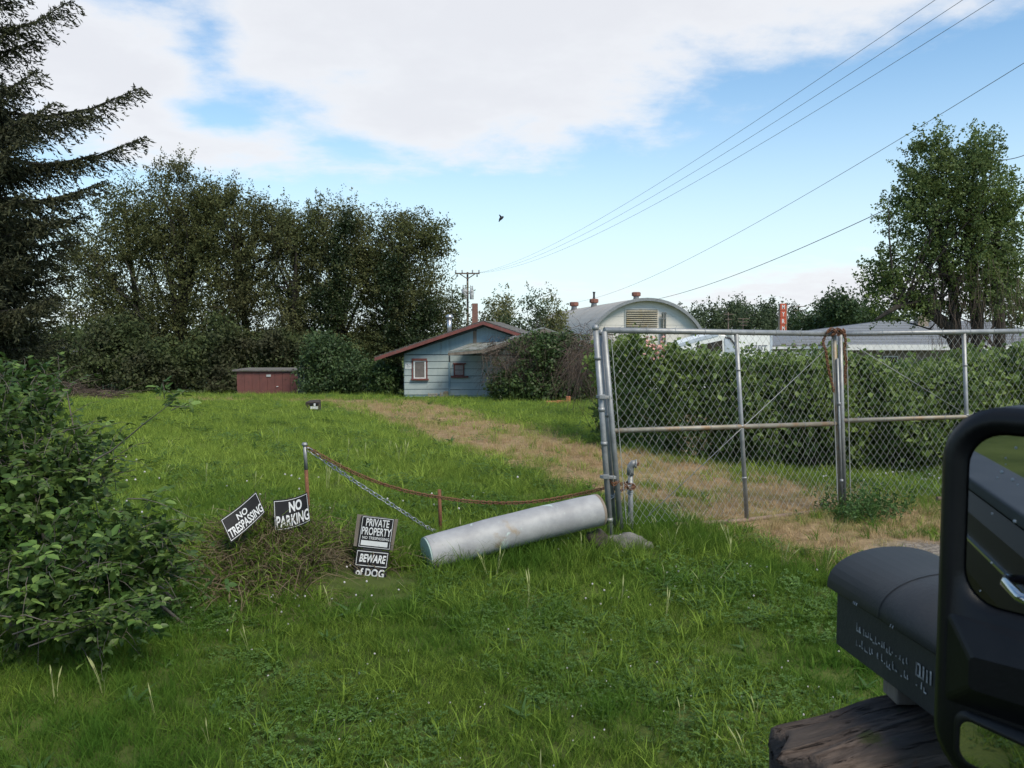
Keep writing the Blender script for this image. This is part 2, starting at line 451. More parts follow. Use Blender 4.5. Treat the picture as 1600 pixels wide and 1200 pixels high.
# ================================================================ GROUND
def make_ground():
    xs = np.concatenate([[-900, -500, -300, -180, -120, -80, -60, -45], np.arange(-34, -9, .8), np.arange(-9, 9, .16), np.arange(9, 34, .8), [34, 45, 60, 80, 120, 180, 300, 500, 900]])
    ys = np.concatenate([[-200, -100, -50, -25, -12, -6, -3, 0], np.arange(1.5, 15, .16), np.arange(15, 50, .4), [50, 52, 56, 60, 66, 74, 84, 100, 130, 180, 260, 400, 700, 1500, 3000]])
    XX, YY = np.meshgrid(xs, ys)
    ZZ = ground_z(XX, YY)
    V = np.stack([XX.ravel(), YY.ravel(), ZZ.ravel()], 1)
    nx, ny = len(xs), len(ys)
    i, j = np.meshgrid(np.arange(nx - 1), np.arange(ny - 1))
    a = (j * nx + i).ravel()
    Q = np.stack([a, a + 1, a + 1 + nx, a + nx], 1)
    m = bpy.data.materials.new('field_soil_and_thatch'); m.use_nodes = True
    t = m.node_tree; q = G(t); b = t.nodes['Principled BSDF']; b.inputs['Roughness'].default_value = .95
    b.inputs['Specular IOR Level'].default_value = .1
    ge = N(t, 'ShaderNodeNewGeometry'); P = ge.outputs['Position']
    at_ = N(t, 'ShaderNodeAttribute'); at_.attribute_name = 'dry'
    green = q.mix(q.smooth(q.noise(P, 2.5, 6, .65), .3, .7), (.035, .055, .014), (.075, .10, .026))
    green = q.mix(q.smooth(q.noise(P, .25, 3, .5), .4, .65), green, (.12, .15, .04))
    dry = q.mix(q.smooth(q.noise(P, 5, 6, .7), .3, .7), (.21, .145, .08), (.36, .26, .15))
    dry = q.mix(q.smooth(q.noise(P, 1.1, 4, .6), .56, .68), dry, (.20, .19, .07))
    f = q.m('ADD', at_.outputs['Fac'], q.m('MULTIPLY', q.m('SUBTRACT', q.noise(P, 3, 5, .7), .5), .7))
    f = q.smooth(f, .3, .7)
    col = q.mix(f, green, dry)
    # stony gravel where the drive meets the road
    at2 = N(t, 'ShaderNodeAttribute'); at2.attribute_name = 'gravel'
    vo = N(t, 'ShaderNodeTexVoronoi'); t.links.new(P, vo.inputs['Vector']); vo.inputs['Scale'].default_value = 38
    grv = q.mix(vo.outputs['Color'], (.10, .085, .07), (.30, .26, .22))
    col = q.mix(q.smooth(q.m('ADD', at2.outputs['Fac'], q.m('MULTIPLY', q.m('SUBTRACT', q.noise(P, 2.2, 5, .7), .5), .9)), .35, .75), col, grv)
    t.links.new(col, b.inputs['Base Color'])
    bn = N(t, 'ShaderNodeBump'); bn.inputs['Strength'].default_value = .6; bn.inputs['Distance'].default_value = .04
    t.links.new(q.noise(P, 18, 8, .7), bn.inputs['Height']); t.links.new(bn.outputs[0], b.inputs['Normal'])
    o = np_obj('ground', V, Q, m, smooth=True)
    a = o.data.attributes.new('dry', 'FLOAT', 'POINT'); a.data.foreach_set('value', dryness(V[:, 0], V[:, 1]).astype(np.float32))
    gr = np.clip(1.3 - np.hypot((V[:, 0] - 3.75) / 1.0, (V[:, 1] - 6.75) / .8), 0, 1) + ((V[:, 1] < .1) & (V[:, 1] > -2.4)) * 1.0
    a = o.data.attributes.new('gravel', 'FLOAT', 'POINT'); a.data.foreach_set('value', gr.astype(np.float32))
    tag(o, kind='structure')
make_ground()

# ================================================================ GRASS (one scattered sheet of tufts per kind)
def blades(n, h, w, spread, lean, rng, segs=3, broad=False, dark=0):
    V, Q, T, var = [], [], [], []
    for k in range(n):
        a = rng.uniform(0, 2 * PI); r = spread * math.sqrt(rng.uniform(0, 1))
        bx, by = r * math.cos(a), r * math.sin(a)
        hh = h * rng.uniform(.45, 1.1); ww = w * rng.uniform(.6, 1.3)
        la = rng.uniform(0, 2 * PI); ln = lean * rng.uniform(.3, 1.4) * hh
        fa = rng.uniform(0, 2 * PI); fx, fy = math.cos(fa), math.sin(fa)
        vv = rng.uniform(0, 1); b = len(V)
        for i in range(segs + 1):
            t = i / segs
            px, py = bx + math.cos(la) * ln * t * t, by + math.sin(la) * ln * t * t
            pz = hh * (t - .28 * (ln / hh) * t * t)
            wd = ww * ((1 - t) ** .7 if not broad else max(.0, math.sin(PI * min(1, .18 + t * .82))))
            if i == segs: V.append((px, py, pz))
            else: V += [(px - fx * wd / 2, py - fy * wd / 2, pz), (px + fx * wd / 2, py + fy * wd / 2, pz)]
        for i in range(segs - 1):
            Q.append((b + 2 * i, b + 2 * i + 1, b + 2 * i + 3, b + 2 * i + 2)); var.append(vv)
        T.append((b + 2 * segs - 2, b + 2 * segs - 1, b + 2 * segs))
    return V, Q, T, var + [v for v in np.repeat(0.5, 0)]
def tuft_obj(name, m, parts):
    V, Q, T, va, vb = [], [], [], [], []
    for (v, q_, t_, var) in parts:
        b = len(V); V += v
        Q += [tuple(i + b for i in f) for f in q_]; T += [tuple(i + b for i in f) for f in t_]
        k = len(q_) // max(1, len(t_)) if t_ else 0
        va += var; vb += [var[min(len(var) - 1, i * k)] if var else .5 for i in range(len(t_))]
    o = None
    me = bpy.data.meshes.new(name)
    me.from_pydata(V, [], Q + T)
    a = me.attributes.new('var', 'FLOAT', 'FACE'); a.data.foreach_set('value', np.array(va + vb, np.float32))
    me.materials.append(m)
    return bpy.data.objects.new(name, me)
def seedhead(h, rng, n=3):
    V, Q, T, var = [], [], [], []
    for k in range(n):
        a = rng.uniform(0, 2 * PI); ln = h * rng.uniform(.15, .5); hh = h * rng.uniform(.7, 1.1)
        bx, by = rng.uniform(-.03, .03), rng.uniform(-.03, .03)
        pts = [(bx + math.cos(a) * ln * t * t, by + math.sin(a) * ln * t * t, hh * (t - .15 * t * t)) for t in (0, .4, .7, .8, .9, 1.05)]
        ws = (.0015, .0013, .0013, .0042, .0036, .0005); b = len(V)
        fx, fy = math.cos(a + 1.57), math.sin(a + 1.57)
        for (x, y, z), w_ in zip(pts, ws): V += [(x - fx * w_, y - fy * w_, z), (x + fx * w_, y + fy * w_, z)]
        for i in range(5):
            Q.append((b + 2 * i, b + 2 * i + 1, b + 2 * i + 3, b + 2 * i + 2)); var.append(.9)
    return V, Q, T, var
def clover(n, rng):
    V, Q, T, var = [], [], [], []
    for k in range(n):
        x, y, z = rng.normal(0, .05), rng.normal(0, .05), rng.uniform(.02, .07); vv = rng.uniform(0, 1)
        for j in range(3):
            a = j * 2.1 + rng.uniform(0, 1); s = rng.uniform(.008, .014)
            c, s_ = math.cos(a), math.sin(a); b = len(V)
            V += [(x, y, z), (x + c * s - s_ * s * .6, y + s_ * s + c * s * .6, z + .004), (x + c * s * 1.7, y + s_ * s * 1.7, z + .002), (x + c * s + s_ * s * .6, y + s_ * s - c * s * .6, z + .004)]
            Q.append((b, b + 1, b + 2, b + 3)); var.append(vv)
    return V, Q, T, var
rr = np.random.default_rng(5)
M['grass'] = leafmat('green_grass_blades', (.055, .110, .014), (.275, .390, .065), .8, .44, patch=(.072, .160, .022), pscale=.7, tcol=(.32, .42, .06), spec=.1)
M['grass_dry'] = leafmat('dry_grass_blades', (.28, .185, .10), (.56, .41, .225), .8, .2, patch=(.29, .28, .095), pscale=1.3)
M['seed'] = leafmat('pale_seed_heads', (.16, .22, .07), (.30, .32, .14), .8, .2)
M['clover'] = leafmat('clover_leaves', (.040, .090, .016), (.110, .195, .040), .6, .2)
M['flower'] = mat('white_clover_petals', (.62, .60, .60), (.5, .46, .48), 50, .8)
M['weed'] = leafmat('broad_weed_leaves', (.035, .08, .02), (.085, .16, .04), .5, .25)
def far_light_tint(m):      # grass lightens with distance: brighter light out there painted into the blade colour
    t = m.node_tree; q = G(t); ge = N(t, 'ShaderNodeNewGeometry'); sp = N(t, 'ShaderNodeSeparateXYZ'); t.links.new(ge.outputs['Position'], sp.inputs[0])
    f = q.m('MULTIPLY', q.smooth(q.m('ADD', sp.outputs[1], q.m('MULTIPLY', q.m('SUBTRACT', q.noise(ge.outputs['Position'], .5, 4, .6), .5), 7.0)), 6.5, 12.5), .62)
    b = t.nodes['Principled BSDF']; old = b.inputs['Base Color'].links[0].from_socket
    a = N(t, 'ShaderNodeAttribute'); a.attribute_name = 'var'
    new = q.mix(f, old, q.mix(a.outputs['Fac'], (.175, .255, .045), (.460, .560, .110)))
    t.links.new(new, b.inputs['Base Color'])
    for n_ in t.nodes:
        if n_.type == 'BSDF_TRANSLUCENT': t.links.new(new, n_.inputs[0])
far_light_tint(M['grass'])
PROTO = bpy.data.collections.new('grass_tufts')
protos = [
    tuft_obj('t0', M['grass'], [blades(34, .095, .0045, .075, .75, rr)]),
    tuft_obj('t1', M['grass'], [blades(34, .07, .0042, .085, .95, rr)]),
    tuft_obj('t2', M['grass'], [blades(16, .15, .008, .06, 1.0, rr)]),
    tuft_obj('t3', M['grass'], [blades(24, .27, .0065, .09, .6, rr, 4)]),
    tuft_obj('t4', M['grass_dry'], [blades(24, .09, .005, .09, .9, rr)]),
    tuft_obj('t5', M['grass_dry'], [blades(20, .17, .005, .08, .6, rr)]),
    tuft_obj('t6', M['seed'], [seedhead(.24, rr, 3)]),
    tuft_obj('t7', M['clover'], [clover(16, rr)]),
    tuft_obj('t8', M['weed'], [blades(10, .085, .024, .03, 1.5, rr, 4, True)]),
]
def flower_proto():
    mb = MB()
    mb.tube2(Vector((0, 0, .05)), Vector((0, 0, 1)), [(.0035, 0), (.009, .004), (.011, .011), (.007, .018), (.002, .021)], 6)
    me = bpy.data.meshes.new('t9'); me.from_pydata(mb.v, [], mb.f); me.materials.append(M['flower'])
    return bpy.data.objects.new('t9', me)
protos.append(flower_proto())
for p in protos: PROTO.objects.link(p)
def scatter(name, pts, rot, scl, idx, label=None):
    me = bpy.data.meshes.new(name)
    me.vertices.add(len(pts)); me.vertices.foreach_set('co', np.asarray(pts, np.float32).ravel())
    for nm, ty, d in (('rot', 'FLOAT_VECTOR', rot), ('scl', 'FLOAT_VECTOR', scl), ('idx', 'INT', idx)):
        a = me.attributes.new(nm, ty, 'POINT')
        a.data.foreach_set('vector' if ty == 'FLOAT_VECTOR' else 'value', np.asarray(d, np.int32 if ty == 'INT' else np.float32).ravel())
    o = bpy.data.objects.new(name, me); COL.objects.link(o)
    ng = bpy.data.node_groups.new(name, 'GeometryNodeTree')
    ng.interface.new_socket('Geometry', in_out='INPUT', socket_type='NodeSocketGeometry')
    ng.interface.new_socket('Geometry', in_out='OUTPUT', socket_type='NodeSocketGeometry')
    gi, go = ng.nodes.new('NodeGroupInput'), ng.nodes.new('NodeGroupOutput')
    ip = ng.nodes.new('GeometryNodeInstanceOnPoints'); ci = ng.nodes.new('GeometryNodeCollectionInfo')
    ci.inputs['Collection'].default_value = PROTO
    ci.inputs['Separate Children'].default_value = True; ci.inputs['Reset Children'].default_value = True
    def na(nm, ty):
        n = ng.nodes.new('GeometryNodeInputNamedAttribute'); n.data_type = ty; n.inputs['Name'].default_value = nm
        return n.outputs['Attribute']
    ng.links.new(gi.outputs[0], ip.inputs['Points']); ng.links.new(ci.outputs[0], ip.inputs['Instance'])
    ip.inputs['Pick Instance'].default_value = True
    ng.links.new(na('idx', 'INT'), ip.inputs['Instance Index'])
    ng.links.new(na('rot', 'FLOAT_VECTOR'), ip.inputs['Rotation'])
    ng.links.new(na('scl', 'FLOAT_VECTOR'), ip.inputs['Scale'])
    ng.links.new(ip.outputs[0], go.inputs[0])
    md = o.modifiers.new('scatter', 'NODES'); md.node_group = ng
    tag(o, label=label, kind='stuff')
    return o
def wedge(y0, y1, dens, extra=.10):
    ymid = (y0 + y1) / 2
    side = 2.2 if y1 < 6 else .9
    wl_, wr_ = -(.66 + extra) * y1 - side, (.66 + extra) * y1 + side
    n = int((wr_ - wl_) * (y1 - y0) * dens)
    x = R.uniform(wl_, wr_, n); y = R.uniform(y0, y1, n)
    k = np.abs(x) < (.66 + extra) * y + side
    return x[k], y[k]
def lowfreq(x, y, s, ph):
    return .5 + .25 * np.sin(x * s + ph) * np.cos(y * s * .8 + ph * 2) + .25 * np.sin(x * s * 2.3 + y * s * 1.7 + ph * 3)
gx, gy, gs, gi_ = [], [], [], []
dx_, dy_, ds_, di_ = [], [], [], []
for (y0, y1, dens, sz) in ((.45, 1.2, 90, 1), (1.2, 2.6, 130, 1), (2.6, 5.5, 380, 1), (5.5, 9, 270, 1.08), (9, 14, 130, 1.3), (14, 22, 56, 1.55), (22, 34, 26, 1.9), (34, 47, 15, 2.1)):
    x, y = wedge(y0, y1, dens)
    d = dryness(x, y)
    patchy = np.clip(.72 + .8 * (lowfreq(x, y, 1.7, 4.2) - .30), .5, 1)
    isdry = R.uniform(0, 1, len(x)) < np.clip(d * 1.25 * patchy, 0, .97)
    gravel = np.hypot((x - 3.75) / .8, (y - 6.75) / .65) < 1
    keep = ~(gravel & (R.uniform(0, 1, len(x)) < .75))
    keep &= ~(isdry & (R.uniform(0, 1, len(x)) < .35))
    x, y, d, isdry = x[keep], y[keep], d[keep], isdry[keep]
    n = len(x)
    lf = lowfreq(x, y, 1.3, .7); tall = lowfreq(x, y, .8, 2.1)
    idx = np.select([R.uniform(0, 1, n) < .22 * (lf > .45), R.uniform(0, 1, n) < .30 * lf, R.uniform(0, 1, n) < .18 * (tall > .55), R.uniform(0, 1, n) < .014, R.uniform(0, 1, n) < .42],
                    [7, 2, 3, 8, 1], 0)
    # tall fringe of unmown grass along the pipe, chain and gate
    fr = (np.abs(y - (6.75 + .33 * (x + .65))) < .55) & (x > -2.6) & (x < 1.9)
    idx = np.where(fr & (R.uniform(0, 1, n) < .42), 3, idx)
    sd_ = (R.uniform(0, 1, n) < np.where(fr, .035, .006)) & (y < 14)
    idx = np.where(sd_, 6, idx)
    s = sz * R.uniform(.75, 1.25, n)
    short = np.where((y < 5.2), .85, 1.0)
    s = s * short * np.where(idx == 3, np.where(fr, .85, .70), 1)
    mound_ = np.exp(-(((x + 1.9) / .75) ** 2 + ((y - 6.4) / .55) ** 2)); near_sign = (np.abs(x + 1.03) < .36) & (y > 5.7) & (y < 6.5)
    near_stump = np.hypot(x + 6.3, y - 26.5) < 1.6
    idx = np.where(near_sign & ((idx == 3) | (idx == 2) | (idx == 6)), 1, idx); s = np.where(near_sign | near_stump | (np.hypot(x - 1.05, y - 7.15) < .28), s * .6, s)
    s = np.where(mound_ > .3, s * .8, s)
    s = np.where((y > 38) & (y < 42.2) & (x > -6) & (x < 0), s * .4, s)
    k = ~isdry & ~((np.abs(x + 1.06) < .20) & (y > 5.95) & (y < 6.36) & (R.uniform(0, 1, n) < .85)) & ~((mound_ > .25) & (R.uniform(0, 1, n) < .75))
    gx.append(x[k]); gy.append(y[k]); gs.append(s[k]); gi_.append(idx[k])
    k = isdry
    dx_.append(x[k]); dy_.append(y[k]); ds_.append((sz * R.uniform(.55, 1.0, n) * np.where(y < 9, .8, .75))[k]); di_.append(np.where(R.uniform(0, 1, n) < .6, 4, 5)[k])
def spread_out(name, x, y, s, idx, tilt=.18, flat=None):
    x, y, s, idx = [np.concatenate(a) for a in (x, y, s, idx)]
    n = len(x)
    pts = np.stack([x, y, ground_z(x, y) - .004], 1)
    rot = np.stack([R.normal(0, tilt, n), R.normal(0, tilt, n), R.uniform(0, 2 * PI, n)], 1)
    scl = np.stack([s, s, s * R.uniform(.8, 1.2, n)], 1)
    return scatter(name, pts, rot, scl, idx)
spread_out('green_grass', gx, gy, gs, gi_)
spread_out('dry_grass', dx_, dy_, ds_, di_)
# white clover heads in loose drifts
fx, fy = [], []
for _ in range(60):
    cy = R.uniform(2.9, 12) ** 1.0; cx = R.uniform(-.5, .62) * cy
    n = R.integers(2, 12)
    fx.append(R.normal(cx, .30, n)); fy.append(R.normal(cy, .30, n))
fx, fy = np.concatenate(fx), np.concatenate(fy)
k = dryness(fx, fy) < .2; fx, fy = fx[k], fy[k]
spread_out('clover_flowers', [fx], [fy], [np.clip(fy / 8.5, .42, 1.2)], [np.full(len(fx), 9)], .2)

# ================================================================ FOLIAGE
def unit(n, rng):
    v = rng.normal(0, 1, (n, 3)); return v / np.linalg.norm(v, axis=1)[:, None]
def leaf_quads(c, size, rng, aspect=.55, fold=.12, up=.5, droop=0.0):
    n = len(c)
    t = unit(n, rng); t[:, 2] -= droop; t /= np.linalg.norm(t, axis=1)[:, None]
    nn = unit(n, rng); nn[:, 2] += up
    nn -= t * np.sum(nn * t, 1)[:, None]; nn /= np.linalg.norm(nn, axis=1)[:, None] + 1e-9
    b = np.cross(nn, t)
    s = size[:, None]
    V = np.empty((n, 4, 3))
    V[:, 0] = c - t * s * .5
    V[:, 1] = c + b * s * aspect * .5 + nn * fold * s - t * s * .08
    V[:, 2] = c + t * s * .5
    V[:, 3] = c - b * s * aspect * .5 + nn * fold * s - t * s * .08
    return V.reshape(-1, 3), np.arange(n * 4).reshape(n, 4)
def blob(px, py, y, rpx, rpy, ry=None):
    c = at(px, py, y)
    return (np.array(c), np.array([rpx * y / F, ry if ry else rpx * y / F, rpy * y / F]))
def clusters(blobs, n, rng, inner=.45, outer=1.05):
    vol = np.array([np.prod(b[1]) ** .67 for b in blobs]); pr = vol / vol.sum()
    k = rng.choice(len(blobs), n, p=pr)
    C = np.array([b[0] for b in blobs])[k]; S = np.array([b[1] for b in blobs])[k]
    u = unit(n, rng)
    r = rng.uniform(inner ** 2, outer ** 2, n) ** .5
    return C + u * S * r[:, None]
def leafcloud(cc, per, cr, size, rng, aspect=.55, up=.5, droop=0.0, flat=.75):
    n = len(cc) * per
    c = np.repeat(cc, per, 0)
    r = np.repeat(rng.uniform(.6, 1.4, len(cc)) * cr, per)
    d = rng.normal(0, 1, (n, 3)); d[:, 2] *= flat
    c = c + d * r[:, None] * .55
    v = np.clip(np.repeat(rng.uniform(0, 1, len(cc)), per) * .75 + rng.uniform(0, .25, n), 0, 1)
    V, Q = leaf_quads(c, size * rng.uniform(.65, 1.35, n), rng, aspect, .12, up, droop)
    return V, Q, v
def sprigs(blobs, n, per, ln, size, rng, jit=.16, inner=.7, outer=1.1):
    """leafy twigs that grow outward and up through the rim of a crown, so that its outline is ragged"""
    vol = np.array([np.prod(b[1]) ** .67 for b in blobs]); k = rng.choice(len(blobs), n, p=vol / vol.sum())
    C = np.array([b[0] for b in blobs])[k]; S = np.array([b[1] for b in blobs])[k]
    u = unit(n, rng); r = rng.uniform(inner, outer, n) ** 1.0
    r = r * (1 + .10 * np.sin(u[:, 0] * 5 + k) * np.sin(u[:, 2] * 6 + 2 * k))
    P = C + u * S * r[:, None]
    d = u * .8 + rng.normal(0, .45, (n, 3)); d[:, 2] += .45; d /= np.linalg.norm(d, axis=1)[:, None]
    l = ln * rng.uniform(.4, 1.3, n)
    t = rng.uniform(-.4, 1, (n, per))
    q = P[:, None] + d[:, None] * (l[:, None] * t)[:, :, None] + rng.normal(0, 1, (n, per, 3)) * (ln * jit * (1.15 - .7 * t))[:, :, None]
    v = np.clip(np.repeat(rng.uniform(0, 1, n), per) * .75 + rng.uniform(0, .3, n * per), 0, 1)
    V, Q = leaf_quads(q.reshape(-1, 3), size * rng.uniform(.65, 1.35, n * per), rng, .6, .12, .5)
    return V, Q, v
def tree(name, base, blobs, nclu, per, cr, lsize, leafm, barkm, label, group=None, cat='tree', trunks=None, tr=.22, limbs=26, seed=1, ivy=None, lw=.012, spr=.8, **kw):
    rng = np.random.default_rng(seed)
    root = thing(name, base, label, cat, group)
    cc = clusters(blobs, nclu, rng)
    kwc = {k: v for k, v in kw.items() if k in ('aspect', 'up', 'droop', 'flat')}
    if name == 'tall_tree': lsize *= .76; per = int(per * 1.45)
    kin = clusters(blobs, int(nclu * (.36 if name == 'broad_tree' else .55)), rng, .1, .85)
    V, Q, v = leafcloud(kin, per, cr, lsize, rng, **kwc)
    V2, Q2, v2 = sprigs(blobs, int(nclu * spr), per, cr * 1.7, lsize * .72, rng)
    V = np.concatenate([V, V2]); Q = np.concatenate([Q, Q2 + len(V) - len(V2)]); v = np.concatenate([v, v2])
    o = np_obj('crown', V, Q, leafm, root, v)
    if len(Q) > 300: o['kind'] = 'stuff'
    if ivy:
        ic = clusters(ivy[0], ivy[1], rng, .2, 1.0)
        V, Q, v = leafcloud(ic, per, cr * .8, lsize * .8, rng)
        tag(np_obj('ivy', V, Q, ivy[2], root, v), kind='stuff')
    top = max(b[0][2] + b[1][2] for b in blobs)
    if trunks is None:
        cx = np.mean([b[0] for b in blobs], 0)
        b0 = Vector(base); t0 = Vector((cx[0], cx[1], b0.z + (top - b0.z) * .82))
        trunks = [[b0 - Vector((0, 0, .3)), b0.lerp(t0, .35) + Vector((rng.normal(0, .25), rng.normal(0, .2), 0)), b0.lerp(t0, .7) + Vector((rng.normal(0, .4), 0, 0)), t0]]
    tb = MB()
    for t in trunks:
        n = len(t); tb.tube(t, [tr * (1 - .8 * i / (n - 1)) for i in range(n)], 7)
    tb.build('trunk', barkm, root, True)
    lb = MB()
    if limbs:
        pick = cc[rng.choice(len(cc), limbs, replace=False)]
        for c in pick:
            c = Vector(c)
            t = trunks[int(rng.integers(len(trunks)))]
            f = rng.uniform(.25, .8); i = int(f * (len(t) - 1)); a = Vector(t[i]).lerp(Vector(t[min(i + 1, len(t) - 1)]), f * (len(t) - 1) - i)
            if a.z > c.z - .3: a = Vector(t[0]).lerp(Vector(t[1]), .6)
            mid = a.lerp(c, .5) + Vector((0, 0, .12 * (c - a).length)) + Vector(rng.normal(0, .06, 3)) * (c - a).length
            lk = .20 if name == 'broad_tree' else .35
            lb.tube([a, mid, c], [tr * lk, tr * lk * .55, lw], 4, False)
            for _ in range(3):
                e = Vector(cc[rng.integers(len(cc))])
                if (e - mid).length < (c - a).length * .6: lb.tube([mid, mid.lerp(e, .5) + Vector((0, 0, .1)), e], [tr * .14, lw * 1.3, lw * .6], 3, False)
        lb.build('branches', barkm, root, True)
    return root
def stalks(name, starts, dirs, lens, wid, m, rng, parent=None, segs=4, sag=.5, kind='stuff', base=None):
    """many thin curved canes or stems as ribbons with a fold, in one mesh"""
    n = len(starts)
    t = np.linspace(0, 1, segs + 1)
    P = starts[:, None, :] + dirs[:, None, :] * (lens[:, None, None] * t[None, :, None])
    P[:, :, 2] -= sag * lens[:, None] * t[None, :] ** 2
    wob = rng.normal(0, .05, (n, segs + 1, 3)) * lens[:, None, None] * np.minimum(t, .6)[None, :, None]
    P = P + wob
    side = np.cross(dirs, rng.normal(0, 1, (n, 3))); side /= np.linalg.norm(side, axis=1)[:, None] + 1e-9
    w_ = (wid * (1 - .75 * t))[None, :, None]
    A = P - side[:, None, :] * w_ / 2; B = P + side[:, None, :] * w_ / 2
    V = np.stack([A, B], 2).reshape(-1, 3)
    base_i = (np.arange(n) * (segs + 1) * 2)[:, None] + np.arange(segs)[None, :] * 2
    Q = np.stack([base_i, base_i + 1, base_i + 3, base_i + 2], -1).reshape(-1, 4)
    o = np_obj(name, V, Q, m, parent, np.repeat(rng.uniform(0, 1, n), segs), base=base)
    if kind: o['kind'] = kind
    return o

L = {}
L['oak'] = leafmat('brownish_green_leaves', (.046, .058, .022), (.150, .160, .064), .8, .30, patch=(.090, .092, .042), pscale=.22, spec=.1)
L['oak2'] = leafmat('olive_leaves', (.056, .066, .027), (.170, .172, .078), .8, .30, patch=(.088, .104, .042), pscale=.25, spec=.1)
L['ivy'] = leafmat('dark_ivy', (.012, .022, .008), (.035, .055, .016), .5, .12)
L['under'] = leafmat('understory_leaves', (.024, .040, .014), (.085, .110, .036), .8, .2, patch=(.050, .052, .026), pscale=.3)
L['shrub'] = leafmat('shrub_leaves', (.026, .052, .018), (.075, .115, .042), .5, .18)
L['hedge'] = leafmat('bramble_leaves', (.040, .080, .018), (.205, .280, .075), .6, .32, patch=(.140, .200, .042), pscale=.7)
L['mound'] = leafmat('vine_leaves', (.024, .048, .014), (.085, .130, .040), .5, .18)
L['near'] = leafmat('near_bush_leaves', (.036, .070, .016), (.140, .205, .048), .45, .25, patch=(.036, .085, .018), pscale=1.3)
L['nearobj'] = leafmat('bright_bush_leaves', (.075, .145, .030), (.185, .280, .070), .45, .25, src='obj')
L['far'] = leafmat('far_leaves', (.040, .062, .030), (.095, .125, .060), .7, .2)
L['far2'] = leafmat('pale_far_leaves', (.085, .095, .036), (.20, .20, .085), .7, .3)
L['right'] = leafmat('right_tree_leaves', (.042, .074, .022), (.175, .230, .078), .6, .36, patch=(.150, .205, .048), pscale=.4)
L['needle'] = leafmat('spruce_needles', (.020, .024, .013), (.062, .066, .030), .8, .1)

# ---- the row of tall trees at the back of the field
def base_at(px, y, py=None):
    p = at(px, 600, y); return Vector((p.x, y, gz(p.x, y)))
Y1 = 58
tree('tall_tree', base_at(205, Y1), [blob(185, 400, Y1, 62, 70, 3), blob(150, 470, Y1, 62, 55, 3), blob(195, 320, Y1, 42, 36, 2), blob(125, 400, Y1, 42, 50, 2), blob(225, 500, Y1, 75, 60, 3), blob(150, 525, Y1 - 1, 50, 42, 2.5)],
     760, 22, .62, .28, L['oak2'], M['bark_grey'], 'thin-leaved tree with a pale leaning trunk, beside the dark conifer',
     'tall trees along the back of the field', seed=21, tr=.30, limbs=44,
     trunks=[[base_at(290, Y1), at(252, 535, Y1), at(215, 485, Y1), at(178, 445, Y1), at(120, 405, Y1)], [base_at(225, Y1 + 1), at(215, 480, Y1 + 1), at(200, 380, Y1 + 1), at(195, 310, Y1)]])
tree('tall_tree', base_at(275, Y1), [blob(275, 345, Y1, 55, 62, 3), blob(262, 282, Y1, 26, 34, 1.5), blob(285, 262, Y1, 14, 20, 1), blob(285, 430, Y1, 62, 80, 3), blob(325, 320, Y1, 32, 36, 2), blob(228, 365, Y1, 44, 50, 2.5), blob(322, 370, Y1, 40, 50, 2.5), blob(265, 530, Y1, 62, 60, 3)],
     1000, 24, .6, .27, L['oak'], M['bark'], 'tallest of the broadleaf trees, its narrow top highest in the row',
     'tall trees along the back of the field', seed=22, tr=.38, limbs=40)
tree('tall_tree', base_at(372, Y1 + 1), [blob(365, 365, Y1, 45, 60, 3), blob(345, 430, Y1, 38, 75, 3), blob(400, 335, Y1, 26, 28, 2), blob(412, 400, Y1, 30, 52, 2.5), blob(436, 375, Y1 + 1, 36, 46, 2.5), blob(355, 310, Y1, 26, 25, 2), blob(390, 465, Y1, 34, 44, 2.5), blob(345, 530, Y1, 40, 55, 3), blob(350, 490, Y1 - 1, 34, 40, 2.5), blob(408, 545, Y1, 44, 42, 3)],
     900, 24, .6, .27, L['oak'], M['bark'], 'broad dense tree standing behind the red shed',
     'tall trees along the back of the field', seed=23, tr=.36, limbs=36)
tree('tall_tree', base_at(465, Y1 - 1), [blob(462, 380, Y1, 32, 46, 2.5), blob(440, 345, Y1, 24, 24, 2), blob(466, 450, Y1, 34, 44, 2), blob(432, 470, Y1, 24, 50, 2), blob(455, 545, Y1, 44, 48, 3), blob(468, 505, Y1, 32, 36, 2.5)],
     560, 24, .58, .26, L['oak2'], M['bark'], 'narrow tree between the broad dense tree and the ivy-covered tree',
     'tall trees along the back of the field', seed=24, tr=.32, limbs=28)
tree('tall_tree', base_at(528, Y1), [blob(530, 420, Y1, 40, 60, 3), blob(520, 350, Y1, 32, 38, 2), blob(555, 345, Y1, 22, 25, 2), blob(520, 500, Y1, 60, 60, 3), blob(495, 345, Y1, 14, 24, 1.5), blob(488, 420, Y1 + 1, 26, 56, 2), blob(492, 378, Y1, 32, 42, 2), blob(568, 385, Y1, 32, 40, 2)],
     640, 24, .58, .26, L['oak2'], M['bark'], 'tree with a dark ivy-wrapped trunk rising through thin foliage',
     'tall trees along the back of the field', seed=25, tr=.36, limbs=36,
     ivy=([blob(532, 400, Y1 - 2, 18, 48, .9), blob(522, 475, Y1 - 2, 34, 44, 1.3), blob(540, 350, Y1 - 2, 10, 26, .6)], 230, L['ivy']))
